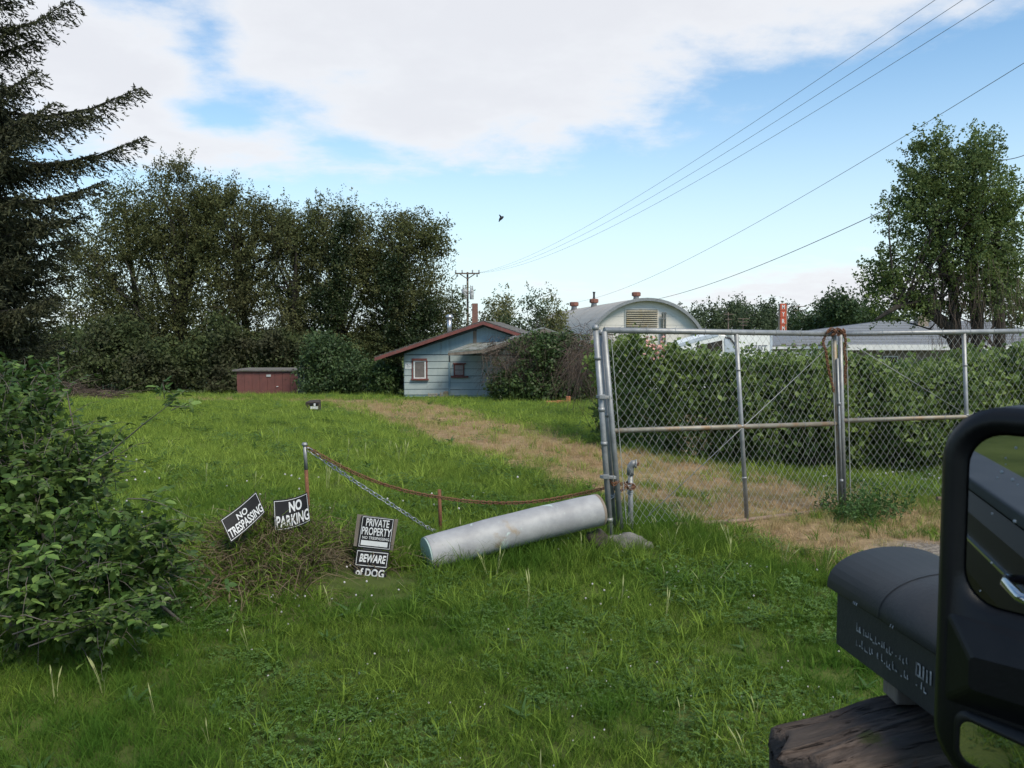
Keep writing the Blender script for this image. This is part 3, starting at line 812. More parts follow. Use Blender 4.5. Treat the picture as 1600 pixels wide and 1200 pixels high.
tree('tall_tree', base_at(625, Y1), [blob(640, 385, Y1, 58, 46, 3), blob(672, 375, Y1, 30, 36, 2), blob(620, 350, Y1, 28, 22, 2), blob(578, 425, Y1 + 1, 30, 60, 2.5), blob(600, 440, Y1, 46, 56, 3), blob(660, 455, Y1, 48, 46, 3), blob(615, 520, Y1, 62, 52, 3), blob(665, 490, Y1, 40, 40, 2), blob(585, 540, Y1, 40, 45, 2)],
     1050, 24, .58, .26, L['oak'], M['bark'], 'rounded tree behind the left roof slope of the blue house',
     'tall trees along the back of the field', seed=26, tr=.36, limbs=46,
     ivy=([blob(615, 450, Y1 - 2, 26, 62, 1.4), blob(640, 520, Y1 - 2, 48, 42, 1.6), blob(668, 485, Y1 - 2, 22, 26, 1)], 330, L['ivy']))
# ---- shrubs under them
def shrub(name, y, blobs, n, per, cr, ls, lm, label, group=None, cat='shrub', seed=1, stems=14, barkm=None, **kw):
    rng = np.random.default_rng(seed)
    c = np.mean([b[0] for b in blobs], 0)
    root = thing(name, (c[0], y, gz(c[0], y)), label, cat, group)
    cc = clusters(blobs, n, rng, .35, 1.05)
    gl = ground_z(cc[:, 0], cc[:, 1]) + .05
    cc[:, 2] = np.maximum(cc[:, 2], gl + rng.uniform(0, .2, len(cc)))
    V, Q, v = leafcloud(cc, per, cr, ls, rng, **kw)
    tag(np_obj('leaves', V, Q, lm, root, v), kind='stuff')
    sb = MB()
    for i in range(stems):
        e = Vector(cc[rng.integers(len(cc))]); x = c[0] + (e.x - c[0]) * .6
        b0 = Vector((x, y + rng.normal(0, .2), gz(x, y) - .1))
        sb.tube([b0, b0.lerp(e, .5) + Vector((0, 0, .1)), e], [.03 * y / 50 + .01, .02 * y / 50 + .005, .006], 4, False)
    if stems: sb.build('stems', barkm or M['bark'], root, True)
    return root
shrub('shrub', 52, [blob(175, 550, 52, 60, 45, 2.0), blob(188, 522, 53, 44, 34, 1.8), blob(140, 590, 52, 50, 30, 1.6)], 330, 24, .5, .24, L['under'], 'dark shrub under the leaning trunk', 'dark shrubs along the tree line', seed=31)
shrub('shrub', 51, [blob(245, 575, 51, 60, 45, 2.0), blob(215, 600, 50, 40, 22, 1.5)], 380, 24, .5, .24, L['under'], 'green-topped shrub at the foot of the tallest tree', 'dark shrubs along the tree line', seed=32)
shrub('shrub', 52, [blob(325, 570, 52, 48, 50, 2.0), blob(345, 535, 53, 34, 42, 1.8), blob(340, 605, 51, 32, 18, 1.5)], 300, 24, .5, .24, L['under'], 'dark shrub against the left end of the red shed', 'dark shrubs along the tree line', seed=33)
shrub('shrub', 54, [blob(430, 545, 54, 70, 30, 1.8)], 260, 24, .45, .22, L['under'], 'low leafy growth hanging over the red shed roof', 'dark shrubs along the tree line', seed=34)
shrub('shrub', 46, [blob(520, 575, 46, 52, 42, 1.8), blob(505, 545, 46, 34, 26, 1.4), blob(555, 590, 45, 42, 30, 1.5), blob(500, 602, 45, 34, 20, 1.3)], 560, 26, .36, .17, L['shrub'], 'rounded green bush between the red shed and the blue house', seed=35)
shrub('shrub', 43, [blob(605, 595, 43, 26, 26, 1.2), blob(592, 585, 43, 22, 24, 1.2)], 200, 26, .3, .15, L['mound'], 'small dark bush against the left corner of the blue house', seed=36)
shrub('shrub', 40, [blob(35, 560, 40, 60, 45, 2.0), blob(-40, 560, 40, 60, 60, 2.0), blob(85, 590, 40, 42, 26, 1.3), blob(95, 545, 41, 46, 36, 1.4)], 560, 24, .45, .2, L['under'], 'dark undergrowth below the conifer, far left', 'dark shrubs along the tree line', seed=37)
# thin saplings behind the house roof
for i, (px, py, rx, ry) in enumerate(((712, 480, 20, 26), (772, 484, 17, 20), (792, 474, 9, 16), (832, 482, 22, 26), (858, 480, 16, 24), (700, 505, 24, 22), (800, 506, 55, 18), (870, 500, 18, 20))):
    y = 60 + (i % 3) * 2
    tree('sapling', base_at(px, y), [blob(px, py, y, rx, ry, 1.2), blob(px - 3, py + ry + 8, y, rx * 1.5, 20, 1.6)], 70, 16, .5, .22, L['far2'] if i % 3 else L['far'], M['bark_grey'],
         ['thin pale sapling between the flue and the utility pole', 'sapling whose top shows just right of the brick chimney', 'small-topped sapling in the gap behind the house ridge', 'wispy sapling with two tops behind the porch', 'wispy sapling nearest the arched building', 'low sapling behind the flue pipe', 'low wide growth behind the house ridge', 'low sapling beside the arched roof'][i], 'saplings behind the house', seed=40 + i, tr=.08, limbs=8)
# ---- far trees beyond the arched building and the tyre sign
FT = [(1072, 500, 24, 16, 'far'), (1105, 496, 26, 20, 'far'), (1140, 494, 26, 24, 'far'), (1152, 484, 12, 14, 'far'), (1178, 498, 26, 20, 'far'), (1200, 490, 12, 20, 'far'), (1238, 500, 16, 20, 'far'), (1160, 512, 60, 12, 'far'),
      (1300, 495, 30, 26, 'far'), (1310, 478, 18, 18, 'far'), (1272, 506, 26, 16, 'far'), (1345, 500, 26, 26, 'far'), (1380, 505, 30, 22, 'far'), (1650, 470, 60, 60, 'far')]
FL = ['low far tree just right of the arched roof', 'far tree between the arched roof and the first thin pole', 'dense far tree right of the thin pole', 'pointed far treetop above the white trailer', 'far tree left of the red letter sign', 'narrow far tree close to the left of the red letter sign', 'far tree right behind the red letter sign', 'low wide far thicket above the trailer roof',
      'round green tree between the sign and the big right tree', 'taller thin-topped tree behind the round green one', 'low tree above the grey roof beside the dark pole', 'green tree touching the left of the big right tree', 'green tree behind the low limb of the big right tree', 'green tree past the right end of the gate']
for i, (px, py, rx, ry, k) in enumerate(FT):
    y = 110 + (i % 4) * 5 if i < 8 else 62 + (i % 3) * 4
    tree('far_tree', base_at(px, y), [blob(px, py, y, rx, ry, 2.2), blob(px + 3, py + ry * .9, y, rx * 1.15, 14, 2.2)], 120 if i < 8 else 200, 16, .8 if i < 8 else .55, .42 if i < 8 else .28, L[k] if i < 8 else L['shrub'], M['bark_grey'], FL[i], 'trees far behind the gate', seed=60 + i, tr=.14, limbs=8, lw=.03)

# ---- the big tree on the right
YR = 30
rb = [blob(1495, 300, YR, 75, 60, 1.9), blob(1452, 235, YR, 26, 30, .8), blob(1492, 268, YR, 34, 40, 1.0), blob(1545, 455, YR - .8, 40, 40, 1.0), blob(1528, 240, YR, 30, 34, .9), blob(1560, 335, YR, 36, 60, 1.2), blob(1430, 330, YR, 50, 52, 1.3), blob(1510, 390, YR, 72, 55, 1.8), blob(1420, 415, YR, 46, 36, 1.2), blob(1380, 440, YR, 32, 32, .9), blob(1405, 478, YR, 55, 24, 1.1), blob(1565, 410, YR, 36, 50, 1.2), blob(1460, 470, YR + .6, 40, 34, 1.0), blob(1590, 470, YR + .8, 36, 46, 1.0), blob(1440, 275, YR, 28, 34, .9)]
tree('broad_tree', base_at(1530, YR), rb, 1650, 30, .27, .135, L['right'], M['bark'], 'big many-stemmed tree with hanging vines behind the right of the gate', seed=81, tr=.26, limbs=54,
     trunks=[[base_at(1500, YR), at(1494, 520, YR), at(1488, 440, YR), at(1470, 380, YR), at(1455, 290, YR)], [base_at(1525, YR), at(1528, 500, YR), at(1516, 410, YR), at(1512, 330, YR), at(1525, 250, YR)],
             [base_at(1562, YR), at(1562, 500, YR), at(1556, 420, YR), at(1560, 330, YR)], [at(1505, 535, YR), at(1470, 500, YR), at(1430, 474, YR), at(1400, 480, YR - .6), at(1368, 500, YR - 1)], [at(1500, 440, YR), at(1468, 428, YR), at(1440, 434, YR)]])
rng = np.random.default_rng(5)
n = 420
px_ = rng.uniform(1455, 1640, n); py_ = rng.uniform(400, 530, n) + np.abs(px_ - 1540) * .35
S = np.array([at(a, b, YR - 2.0 + rng.normal(0, .8)) for a, b in zip(px_, py_)])
D = np.stack([rng.normal(0, .22, n), rng.normal(0, .2, n), -np.ones(n)], 1)
tag(stalks('hanging_vines', S, D, rng.uniform(.8, 2.4, n), .013, M['dead'], rng, segs=5, sag=0), label='dead brown vines hanging round the trunks of the big right tree', cat='vines')

# ---- the conifer at the left edge: drooping sprays of needles along upswept boughs
def conifer():
    YC = 17.0
    rng = np.random.default_rng(17)
    bp = base_at(-75, YC)
    root = thing('conifer_tree', bp, 'dark conifer with drooping boughs along the left edge of the picture', 'tree')
    H = 17.0
    tb = MB(); tb.tube([bp - Vector((0, 0, .3)), bp + Vector((.05, 0, H * .5)), bp + Vector((0, 0, H))], [.34, .24, .03], 9); tb.build('trunk', M['bark'], root, True)
    bough = MB(); C, T, SZ = [], [], []
    specs = []
    def tip(px, py, y): return at(px, py, y)
    for (px, py, y, z0) in ((222, 136, 16.4, .25), (226, 214, 16.6, .2), (165, 282, 16.2, .5), (112, 0, 16.0, .1), (55, 62, 16.6, .2), (132, 335, 16.8, .6), (100, 395, 16.4, .6), (118, 372, 17.6, .5), (75, 450, 16.6, .7), (60, 110, 16.0, .3), (140, 180, 17.4, .3), (150, 240, 17.2, .3), (85, 500, 16.9, .7), (40, 300, 15.5, .4), (30, 400, 15.6, .5), (45, 210, 15.4, .4), (20, 500, 15.8, .5), (60, -60, 16, .2), (40, 560, 16.2, .5), (110, 430, 17.2, .6), (95, 340, 15.8, .5), (120, 300, 17.4, .4), (60, 360, 17.4, .5), (90, 460, 15.4, .6), (70, 260, 17.6, .4), (85, 160, 15.6, .3), (55, 530, 17.2, .6), (30, 140, 16.8, .3), (100, 530, 16.0, .7)):
        e = tip(px, py, y); specs.append((e, z0))
    for k in range(105):
        a = rng.uniform(0, 2 * PI); z = rng.uniform(1.0, H - .5) * rng.uniform(.45, 1); l = 3.7 * (1 - z / H) ** .6 * rng.uniform(.75, 1.1)
        e = Vector((bp.x + math.cos(a) * l, bp.y + math.sin(a) * l, bp.z + z))
        d = ray(0, 0)
        sx = 800 + F * e.x / e.y; 
        if sx > 95: e = Vector((bp.x + math.cos(a) * l * .55, bp.y + math.sin(a) * l * .55, e.z))
        specs.append((e, .35))
    for e, rise in specs:
        s = Vector((bp.x, bp.y, e.z + rise * .5))
        l = (e - s).length
        pts = [s]
        for t in (.25, .5, .75, 1):
            p = s.lerp(e, t); p.z -= math.sin(t * PI) * .13 * l
            pts.append(p)
        MB().tube(pts, [.05, .04, .028, .016, .006], 5, False).build('bough', M['bark'], root, True)
        dr = (e - s); dr.z = 0; dr.normalize(); sd_ = Vector((-dr.y, dr.x, 0))
        nb = int(l * 58)
        for j in range(nb):
            t = .10 + .90 * (j + rng.uniform(0, 1)) / nb
            i = min(3, int(t * 4)); p = pts[i].lerp(pts[i + 1], t * 4 - i)
            sgn = 1 if j % 2 else -1
            ln = (.20 + .80 * (1 - t) ** .65) * rng.uniform(.5, 1.15)
            d = (sd_ * sgn * rng.uniform(.25, 1) + dr * rng.uniform(.5, 1.1) + Vector((0, 0, rng.uniform(-1.7, .25) * (1 - .6 * t)))).normalized()
            for q in range(max(3, int(ln / .038))):
                f = (q + .5) / max(3, int(ln / .038))
                c = p + d * ln * f + Vector((0, 0, -.12 * ln * f * f)) + Vector(rng.normal(0, .014, 3))
                C.append(c); SZ.append(rng.uniform(.075, .125))
                T.append((d + Vector(rng.normal(0, .55, 3))).normalized())
    C = np.array(C); T = np.array(T); SZ = np.array(SZ); n = len(C)
    nn = unit(n, rng); nn -= T * np.sum(nn * T, 1)[:, None]; nn /= np.linalg.norm(nn, axis=1)[:, None]
    b = np.cross(nn, T); s = SZ[:, None]
    V = np.stack([C - T * s * .4, C + b * s * .15, C + T * s * .6, C - b * s * .15], 1).reshape(-1, 3)
    tag(np_obj('needles', V, np.arange(n * 4).reshape(n, 4), L['needle'], root, rng.uniform(0, 1, n)), kind='stuff')
conifer()

# ---- the bramble hedge behind the gate
def hedge():
    rng = np.random.default_rng(3)
    kx = [880, 940, 975, 1000, 1030, 1060, 1100, 1150, 1200, 1250, 1300, 1340, 1420, 1480, 1550, 1620, 1800]
    ktop = [600, 566, 545, 528, 545, 562, 566, 560, 572, 570, 566, 572, 580, 592, 582, 570, 560]
    kbase = [672, 690, 697, 702, 708, 714, 722, 729, 734, 740, 744, 745, 745, 744, 742, 740, 735]
    n = 5200
    px = rng.uniform(940, 1780, n)
    top = np.interp(px, kx, ktop) + rng.normal(0, 6, n) + 7 * np.sin(px * .045) + 5 * np.sin(px * .11 + 1); base = np.interp(px, kx, kbase)
    yf = np.array([ghit(a, b).y for a, b in zip(np.arange(900, 1800, 20), np.interp(np.arange(900, 1800, 20), kx, kbase))])
    yfront = np.interp(px, np.arange(900, 1800, 20), yf)
    f = rng.uniform(0, 1, n) ** .8                     # height fraction of the front face
    bulge = .45 * np.sin(np.clip(f, 0, 1) * PI)
    depth = np.where(rng.uniform(0, 1, n) < .62, rng.uniform(0, .35, n), rng.uniform(0, 1.8, n)) + .14 * np.sin(px * .05 + f * 4) + .10 * np.sin(px * .13 - f * 7)
    y = yfront + .55 - bulge + depth
    ztop = CAM_H + (np.array([ray(800, t).z / ray(800, t).y for t in top])) * (yfront + .5)
    x = (px - 800) / F * yfront
    zb = ground_z(x, y)
    z = zb + .06 + (ztop - zb - .06) * np.where(depth > .4, rng.uniform(.8, 1, n), f) + .06 * np.sin(x * 3) * f
    cc = np.stack([x, y, z], 1)
    b0 = (5.2, 12.2, gz(5.2, 12.2))
    root = thing('bramble_hedge', b0, 'long thick green bramble hedge behind the chain-link gate', 'hedge')
    V, Q, v = leafcloud(cc, 15, .15, .088, rng, .72, .9)
    tag(np_obj('leaves', V, Q, L['hedge'], root, v), kind='stuff')
    m = 520
    k = rng.integers(0, n, m)
    S = cc[k].copy(); S[:, 2] = ground_z(S[:, 0], S[:, 1]); S[:, 1] += .3
    D = np.stack([rng.normal(0, .35, m), rng.normal(-.1, .25, m), np.ones(m)], 1)
    stalks('canes', S, D, rng.uniform(.6, 1.4, m), .014, M['dead'], rng, root, sag=.25)
    # upright leafy shoots breaking the top line
    m = 260; k = rng.choice(np.where(f > .86)[0], m)
    S = cc[k]; up = rng.uniform(.06, .36, m)
    sh = np.repeat(S, 9, 0); tt = np.tile(np.linspace(.1, 1, 9), m)
    sh[:, 2] += tt * np.repeat(up, 9); sh += rng.normal(0, .022, sh.shape)
    V, Q = leaf_quads(sh, .065 * rng.uniform(.7, 1.2, len(sh)), rng, .6, .12, .6)
    tag(np_obj('shoots', V, Q, L['hedge'], root, rng.uniform(.5, 1, len(Q))), kind='stuff')
    bp_ = np.array([at(rng.normal(1082, 16), rng.uniform(648, 712), 11.7 + rng.normal(0, .08)) for _ in range(150)])
    V, Q = leaf_quads(bp_, rng.uniform(.03, .07, 150), rng, .4)
    tag(np_obj('dead_leaves', V, Q, M['straw'], root, rng.uniform(0, 1, len(Q))), kind='stuff')
    # small pink blossoms near the left top
    bc = np.array([at(rng.normal(1024, 10), rng.normal(541, 8), 13.1 + rng.normal(0, .1)) for _ in range(26)])
    V, Q = leaf_quads(np.repeat(bc, 3, 0) + rng.normal(0, .02, (78, 3)), np.full(78, .05), rng, .9)
    np_obj('pink_blossom', V, Q, M['pink'], root)
M['pink'] = mat('pink_petals', (.55, .25, .22), (.62, .36, .3), 30, .8)
hedge()

# ---- the vine-smothered porch mound
def mound():
    rng = np.random.default_rng(9)
    y = 35.0
    bl = [blob(850, 575, y, 72, 52, 1.8), blob(820, 600, y - .6, 50, 32, 1.4), blob(880, 560, y, 58, 42, 1.6), blob(845, 545, y, 42, 26, 1.2), blob(910, 590, y - 1, 34, 42, 1.2), blob(860, 612, y - 1, 62, 22, 1.2), blob(790, 605, y - 1, 30, 26, .9)]
    c = at(850, 600, y)
    root = thing('vine_mound', (c.x, y, gz(c.x, y)), 'mound of green vines and dead brown canes smothering the porch of the blue house', 'vines')
    cc = clusters(bl, 1500, rng, .5, 1.06)
    cc[:, 2] = np.maximum(cc[:, 2], ground_z(cc[:, 0], cc[:, 1]) + .08)
    sx = 800 + F * cc[:, 0] / cc[:, 1]; sy = 517 - F * (cc[:, 2] - CAM_H) / cc[:, 1]
    bare = np.exp(-(((sx - 792) / 42) ** 2 + ((sy - 560) / 32) ** 2)) + .8 * np.exp(-(((sx - 915) / 26) ** 2 + ((sy - 525) / 40) ** 2))
    keep = rng.uniform(0, 1, len(cc)) > bare * .95
    V, Q, v = leafcloud(cc[keep], 22, .24, .12, rng, .7, .6)
    tag(np_obj('leaves', V, Q, L['mound'], root, v), kind='stuff')
    n = 1700
    S = clusters([blob(800, 555, y - .6, 52, 38, 1.5), blob(775, 570, y - 1, 26, 45, 1), blob(915, 535, y - .4, 34, 34, 1.2), blob(850, 575, y - .4, 72, 52, 1.6), blob(905, 560, y - 2, 30, 40, 1)], n, rng, .5, 1.02)
    D = rng.normal(0, .7, (n, 3)); D[:, 2] -= .35
    stalks('dead_canes', S, D / np.linalg.norm(D, axis=1)[:, None], rng.uniform(.4, 1.2, n), .016, M['dead'], rng, root, segs=5, sag=.35)
mound()
n = 900
S = clusters([blob(925, 555, 22, 40, 38, 1.2), blob(960, 540, 21, 34, 22, 1), blob(900, 560, 24, 20, 34, 1)], n, rng, .3, 1.0)
D = rng.normal(0, .6, (n, 3)); D[:, 2] -= .5
tag(stalks('dead_brambles', S, D, rng.uniform(.4, 1.1, n), .016, M['dead'], rng, segs=4, sag=.3), label='purplish brown dead brambles behind the left gate post', cat='brambles')
S = clusters([blob(90, 612, 38, 55, 16, 1.4), blob(150, 618, 38, 50, 9, 1.2)], 700, rng, .2, 1.0); S[:, 2] = np.maximum(S[:, 2], ground_z(S[:, 0], S[:, 1]) + .05)
D = rng.normal(0, .8, (700, 3)); D[:, 2] *= .35
tag(stalks('brush_pile', S, D, rng.uniform(.4, 1.5, 700), .03, M['dead'], rng, segs=3, sag=.1), label='heap of brown cut brush at the far left end of the field', cat='brush pile')

# ---- the near bush at the left: leafy shoots, every large leaf a piece of its own
def near_bush():
    rng = np.random.default_rng(23)
    bl = [blob(20, 700, 5.7, 95, 105, .5), blob(75, 800, 5.2, 110, 110, .45), blob(185, 860, 5.0, 105, 75, .4), blob(60, 920, 4.7, 120, 80, .4), blob(-80, 760, 5.2, 130, 180, .6), blob(150, 950, 4.7, 90, 62, .32), blob(40, 620, 6.0, 60, 42, .4), blob(230, 880, 5.1, 70, 62, .35), blob(120, 730, 5.5, 70, 60, .4)]
    c = at(60, 900, 5.1)
    root = thing('leafy_bush', (c.x, 5.1, gz(c.x, 5.1)), 'big leafy green bush close by at the left, with long shoots sticking out', 'bush')
    hexa_l = np.array([(0, 0, 0), (-.28, .35, .05), (-.2, .75, .03), (0, 1, -.08), (.2, .75, .03), (.28, .35, .05), (0, .4, -.035), (0, .78, -.03)])
    quads_l = np.array([(0, 6, 1, 1), (1, 6, 7, 2), (0, 5, 6, 6), (5, 4, 7, 6)])
    LV = hexa_l; LT = np.array([(0, 6, 1), (0, 5, 6), (2, 7, 3), (7, 4, 3)]); LQ = np.array([(1, 6, 7, 2), (6, 5, 4, 7)])
    leaves = []          # (pos, dir, normal, size, brightness)
    stems = MB()
    def shoot(p0, d0, ln, nl, sz, sag=.25, thick=.004, bright=0.0, comp=True):
        d0 = d0.normalized(); pts = []
        for i in range(6):
            t = i / 5
            pts.append(p0 + d0 * ln * t + Vector((0, 0, -sag * ln * t * t)) + Vector(rng.normal(0, .012 * ln, 3)))
        stems.tube(pts, [thick * (1 - .14 * i) for i in range(6)], 4, False)
        for j in range(nl):
            t = .12 + .88 * (j + .5) / nl; i = min(4, int(t * 5)); p = pts[i].lerp(pts[i + 1], t * 5 - i)
            ax = (pts[i + 1] - pts[i]).normalized(); sd_ = ax.cross(Vector((0, 0, 1)))
            sd_ = sd_.normalized() if sd_.length > .1 else Vector((1, 0, 0))
            sg = 1 if j % 2 else -1
            out = (sd_ * sg * rng.uniform(.5, 1.1) + ax * rng.uniform(.2, .8) + Vector((0, 0, rng.uniform(-.3, .35)))).normalized()
            nm = (Vector((0, 0, 1)) + Vector(rng.normal(0, .38, 3))).normalized()
            s = sz * rng.uniform(.7, 1.25) * (1 - .25 * t)
            if comp:       # three leaflets on a short stalk
                b = p + out * s * .5
                leaves.append((b, out, nm, s, bright))
                for q in (1, -1):
                    o2 = (out * .35 + out.cross(nm) * q).normalized(); leaves.append((b - out * s * .1, o2, nm, s * .78, bright))
            else: leaves.append((p, out, nm, s, bright))
    cen = np.array([-3.0, 5.2, .5])
    starts = clusters(bl, 620, rng, .55, .98)
    for s in starts:
        s = Vector(s); s.z = max(s.z, gz(s.x, s.y) + .12)
        d = (s - Vector((c.x - .3, 5.6, .55))); d.normalize()
        d = d * .8 + Vector(rng.normal(0, .5, 3)); d.z += .25
        shoot(s, d, rng.uniform(.14, .36), int(rng.integers(3, 6)), rng.uniform(.036, .092), .3, .0028)
    # the long shoots that stick out
    a, b = at(150, 720, 5.1), at(268, 632, 4.95)
    shoot(a, b - a, (b - a).length * 1.02, 5, .065, .0, .006, .5)
    for k in range(6): shoot(b + Vector(rng.normal(0, .03, 3)), Vector((rng.uniform(-.4, 1), rng.uniform(-.5, .3), rng.uniform(0, .7))), rng.uniform(.07, .17), 4, .07, .1, .003, .7)
    for (p, q) in (((20, 990), (245, 925)), ((40, 1010), (235, 955)), ((-20, 960), (130, 985))):
        a, b = at(*p, 4.35), at(*q, 4.25)
        shoot(a, b - a + Vector((0, 0, .08)), (b - a).length, 15, .062, .10, .005, .8)
    for k in range(9):
        p = at(rng.uniform(90, 240), rng.uniform(905, 985), 4.35 + rng.normal(0, .06)); shoot(p, Vector((rng.uniform(.2, 1), -.3, rng.uniform(-.1, .4))), .2, 5, .062, .2, .003, .6)
    a, b = at(200, 780, 4.9), at(315, 812, 4.8); shoot(a, b - a + Vector((0, 0, .1)), (b - a).length, 8, .05, .25, .004, .3)
    a, b = at(60, 690, 5.3), at(165, 640, 5.2); shoot(a, b - a, (b - a).length, 8, .055, .1, .004, .4)
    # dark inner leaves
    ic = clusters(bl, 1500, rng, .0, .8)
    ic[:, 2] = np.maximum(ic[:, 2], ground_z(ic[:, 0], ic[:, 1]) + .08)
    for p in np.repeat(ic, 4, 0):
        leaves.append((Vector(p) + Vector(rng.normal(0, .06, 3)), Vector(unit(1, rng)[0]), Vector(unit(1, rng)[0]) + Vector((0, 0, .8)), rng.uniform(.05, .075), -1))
    def mtx(p, d, nm, s):
        y_ = d.normalized(); z_ = (nm - y_ * nm.dot(y_)).normalized(); x_ = y_.cross(z_)
        return Matrix(((x_.x * s, y_.x * s, z_.x * s, p.x), (x_.y * s, y_.y * s, z_.y * s, p.y), (x_.z * s, y_.z * s, z_.z * s, p.z), (0, 0, 0, 1)))
    def size_px(l): return l[3] * F / max(1, l[0].y) if (l[4] >= 0 and abs(l[0].x / l[0].y) < .62 and l[0].z < CAM_H) else 0
    order = sorted(range(len(leaves)), key=lambda i: -size_px(leaves[i]) - 3 * leaves[i][4])
    big = order[:300]; rest = order[300:]
    lm = bpy.data.meshes.new('leaf')
    lm.from_pydata(LV.tolist(), [], LT.tolist() + LQ.tolist()); lm.materials.append(L['nearobj'])
    for i in big:
        p, d, nm, s, br = leaves[i]
        inst('leaf', lm, mtx(p, d, nm, s), root)
    V = np.empty((len(rest), 8, 3)); var = np.empty(len(rest))
    for j, i in enumerate(rest):
        p, d, nm, s, br = leaves[i]
        m_ = np.array(mtx(p, d, nm, s)); V[j] = LV @ m_[:3, :3].T + m_[:3, 3]
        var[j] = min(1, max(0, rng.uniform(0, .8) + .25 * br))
    k = (np.arange(len(rest)) * 8)[:, None, None]
    T_ = (LT[None] + k).reshape(-1, 3); Q_ = (LQ[None] + k).reshape(-1, 4)
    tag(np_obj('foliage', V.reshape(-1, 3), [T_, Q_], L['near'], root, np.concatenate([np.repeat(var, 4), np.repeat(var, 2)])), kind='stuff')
    for k in range(16):
        s = Vector(starts[rng.integers(len(starts))]); b0 = Vector((c.x + rng.normal(0, .4), 5.3 + rng.normal(0, .25), gz(c.x, 5.3) - .05))
        stems.tube([b0, b0.lerp(s, .5) + Vector((0, 0, .12)), s], [.012, .008, .004], 5, False)
    stems.build('twigs', M['bark_grey'], root, True)
near_bush()

# ---- tangle of dead and green stalks round the signs
n = 3400
cx = rng.normal(-1.85, .42, n); cy = rng.normal(6.45, .30, n)
k_ = ~((cx > -1.5) & (cy < 6.45)); cx, cy = np.clip(cx[k_], -2.75, -1.0), cy[k_]; n = len(cx)
S = np.stack([cx, cy, ground_z(cx, cy)], 1)
D = np.stack([rng.normal(0, .55, n), rng.normal(-.25, .4, n), rng.uniform(.15, 1, n)], 1); D /= np.linalg.norm(D, axis=1)[:, None]
tag(stalks('dead_weeds', S, D, rng.uniform(.2, .6, n), .010, M['straw'], rng, segs=5, sag=.55), label='tangle of dead straw-coloured weeds under the leaning signs', cat='weeds')
n = 3000
cx = rng.normal(-1.95, .5, n); cy = rng.normal(6.5, .36, n); k_ = ~((cx > -1.5) & (cy < 6.5)); cx, cy = cx[k_], cy[k_]; n = len(cx); S = np.stack([cx, cy, ground_z(cx, cy)], 1)
D = np.stack([rng.normal(0, .4, n), rng.normal(-.15, .35, n), rng.uniform(.5, 1, n)], 1); D /= np.linalg.norm(D, axis=1)[:, None]
tag(stalks('tall_weeds', S, D, rng.uniform(.2, .5, n), .011, M['grass'], rng, segs=5, sag=.4), label='tall rank green grass growing through the dead weeds by the signs', cat='weeds')
n = 900
p0 = [ghit(a, b) for a, b in zip(rng.uniform(330, 540, n), rng.uniform(925, 975, n))]
S = np.array(p0); D = np.stack([rng.normal(0, .8, n), rng.normal(-.3, .5, n), rng.uniform(.05, .4, n)], 1)
tag(stalks('cut_straw', S, D, rng.uniform(.1, .3, n), .008, M['straw'], rng, segs=4, sag=.3), label='loose pale straw lying at the front foot of the weed tangle', cat='straw')
# leafy weed clump in the drive beside the gate middle
def weed_clump():
    p = ghit(1345, 808)
    root = thing('weed_clump', p, 'clump of tall green weeds in the dry drive in front of the gate', 'weeds')
    n = 150
    S = np.array([ghit(a, b) for a, b in zip(rng.normal(1350, 34, n), rng.uniform(795, 822, n))])
    D = np.stack([rng.normal(0, .25, n), rng.normal(0, .2, n), np.ones(n)], 1)
    ln = rng.uniform(.12, .34, n)
    stalks('stalks', S, D, ln, .006, M['weed'], rng, root, sag=.1)
    P = np.repeat(S, 16, 0) + np.repeat(D, 16, 0) * (np.repeat(ln, 16) * rng.uniform(.15, 1, n * 16))[:, None] + rng.normal(0, .022, (n * 16, 3))
    V, Q = leaf_quads(P, rng.uniform(.03, .06, len(P)), rng, .35, .1, .3)
    tag(np_obj('leaves', V, Q, M['weed'], root, rng.uniform(0, 1, len(Q))), kind='stuff')
weed_clump()

# ================================================================ BUILDINGS
def XZ(px, py, y):
    p = at(px, py, y); return p.x, p.z
def text_geo(body, bold=.012, shear=0.0, spacing=1.0):
    """outline of a word as triangles/ngons, normalised to width 0..1, height 0..1"""
    cu = bpy.data.curves.new('lettering', 'FONT'); cu.body = body; cu.size = 1
    cu.offset = bold; cu.shear = shear; cu.space_character = spacing; cu.resolution_u = 3
    to = bpy.data.objects.new('lettering', cu); COL.objects.link(to)
    dg = bpy.context.evaluated_depsgraph_get(); ev = to.evaluated_get(dg); me = ev.to_mesh()
    V = np.array([v.co[:] for v in me.vertices]); Fs = [tuple(p.vertices) for p in me.polygons]
    ev.to_mesh_clear(); bpy.data.objects.remove(to); bpy.data.curves.remove(cu)
    mn, mx = V.min(0), V.max(0)
    V = (V - mn) / np.maximum(mx - mn, 1e-6)
    return V[:, :2], Fs
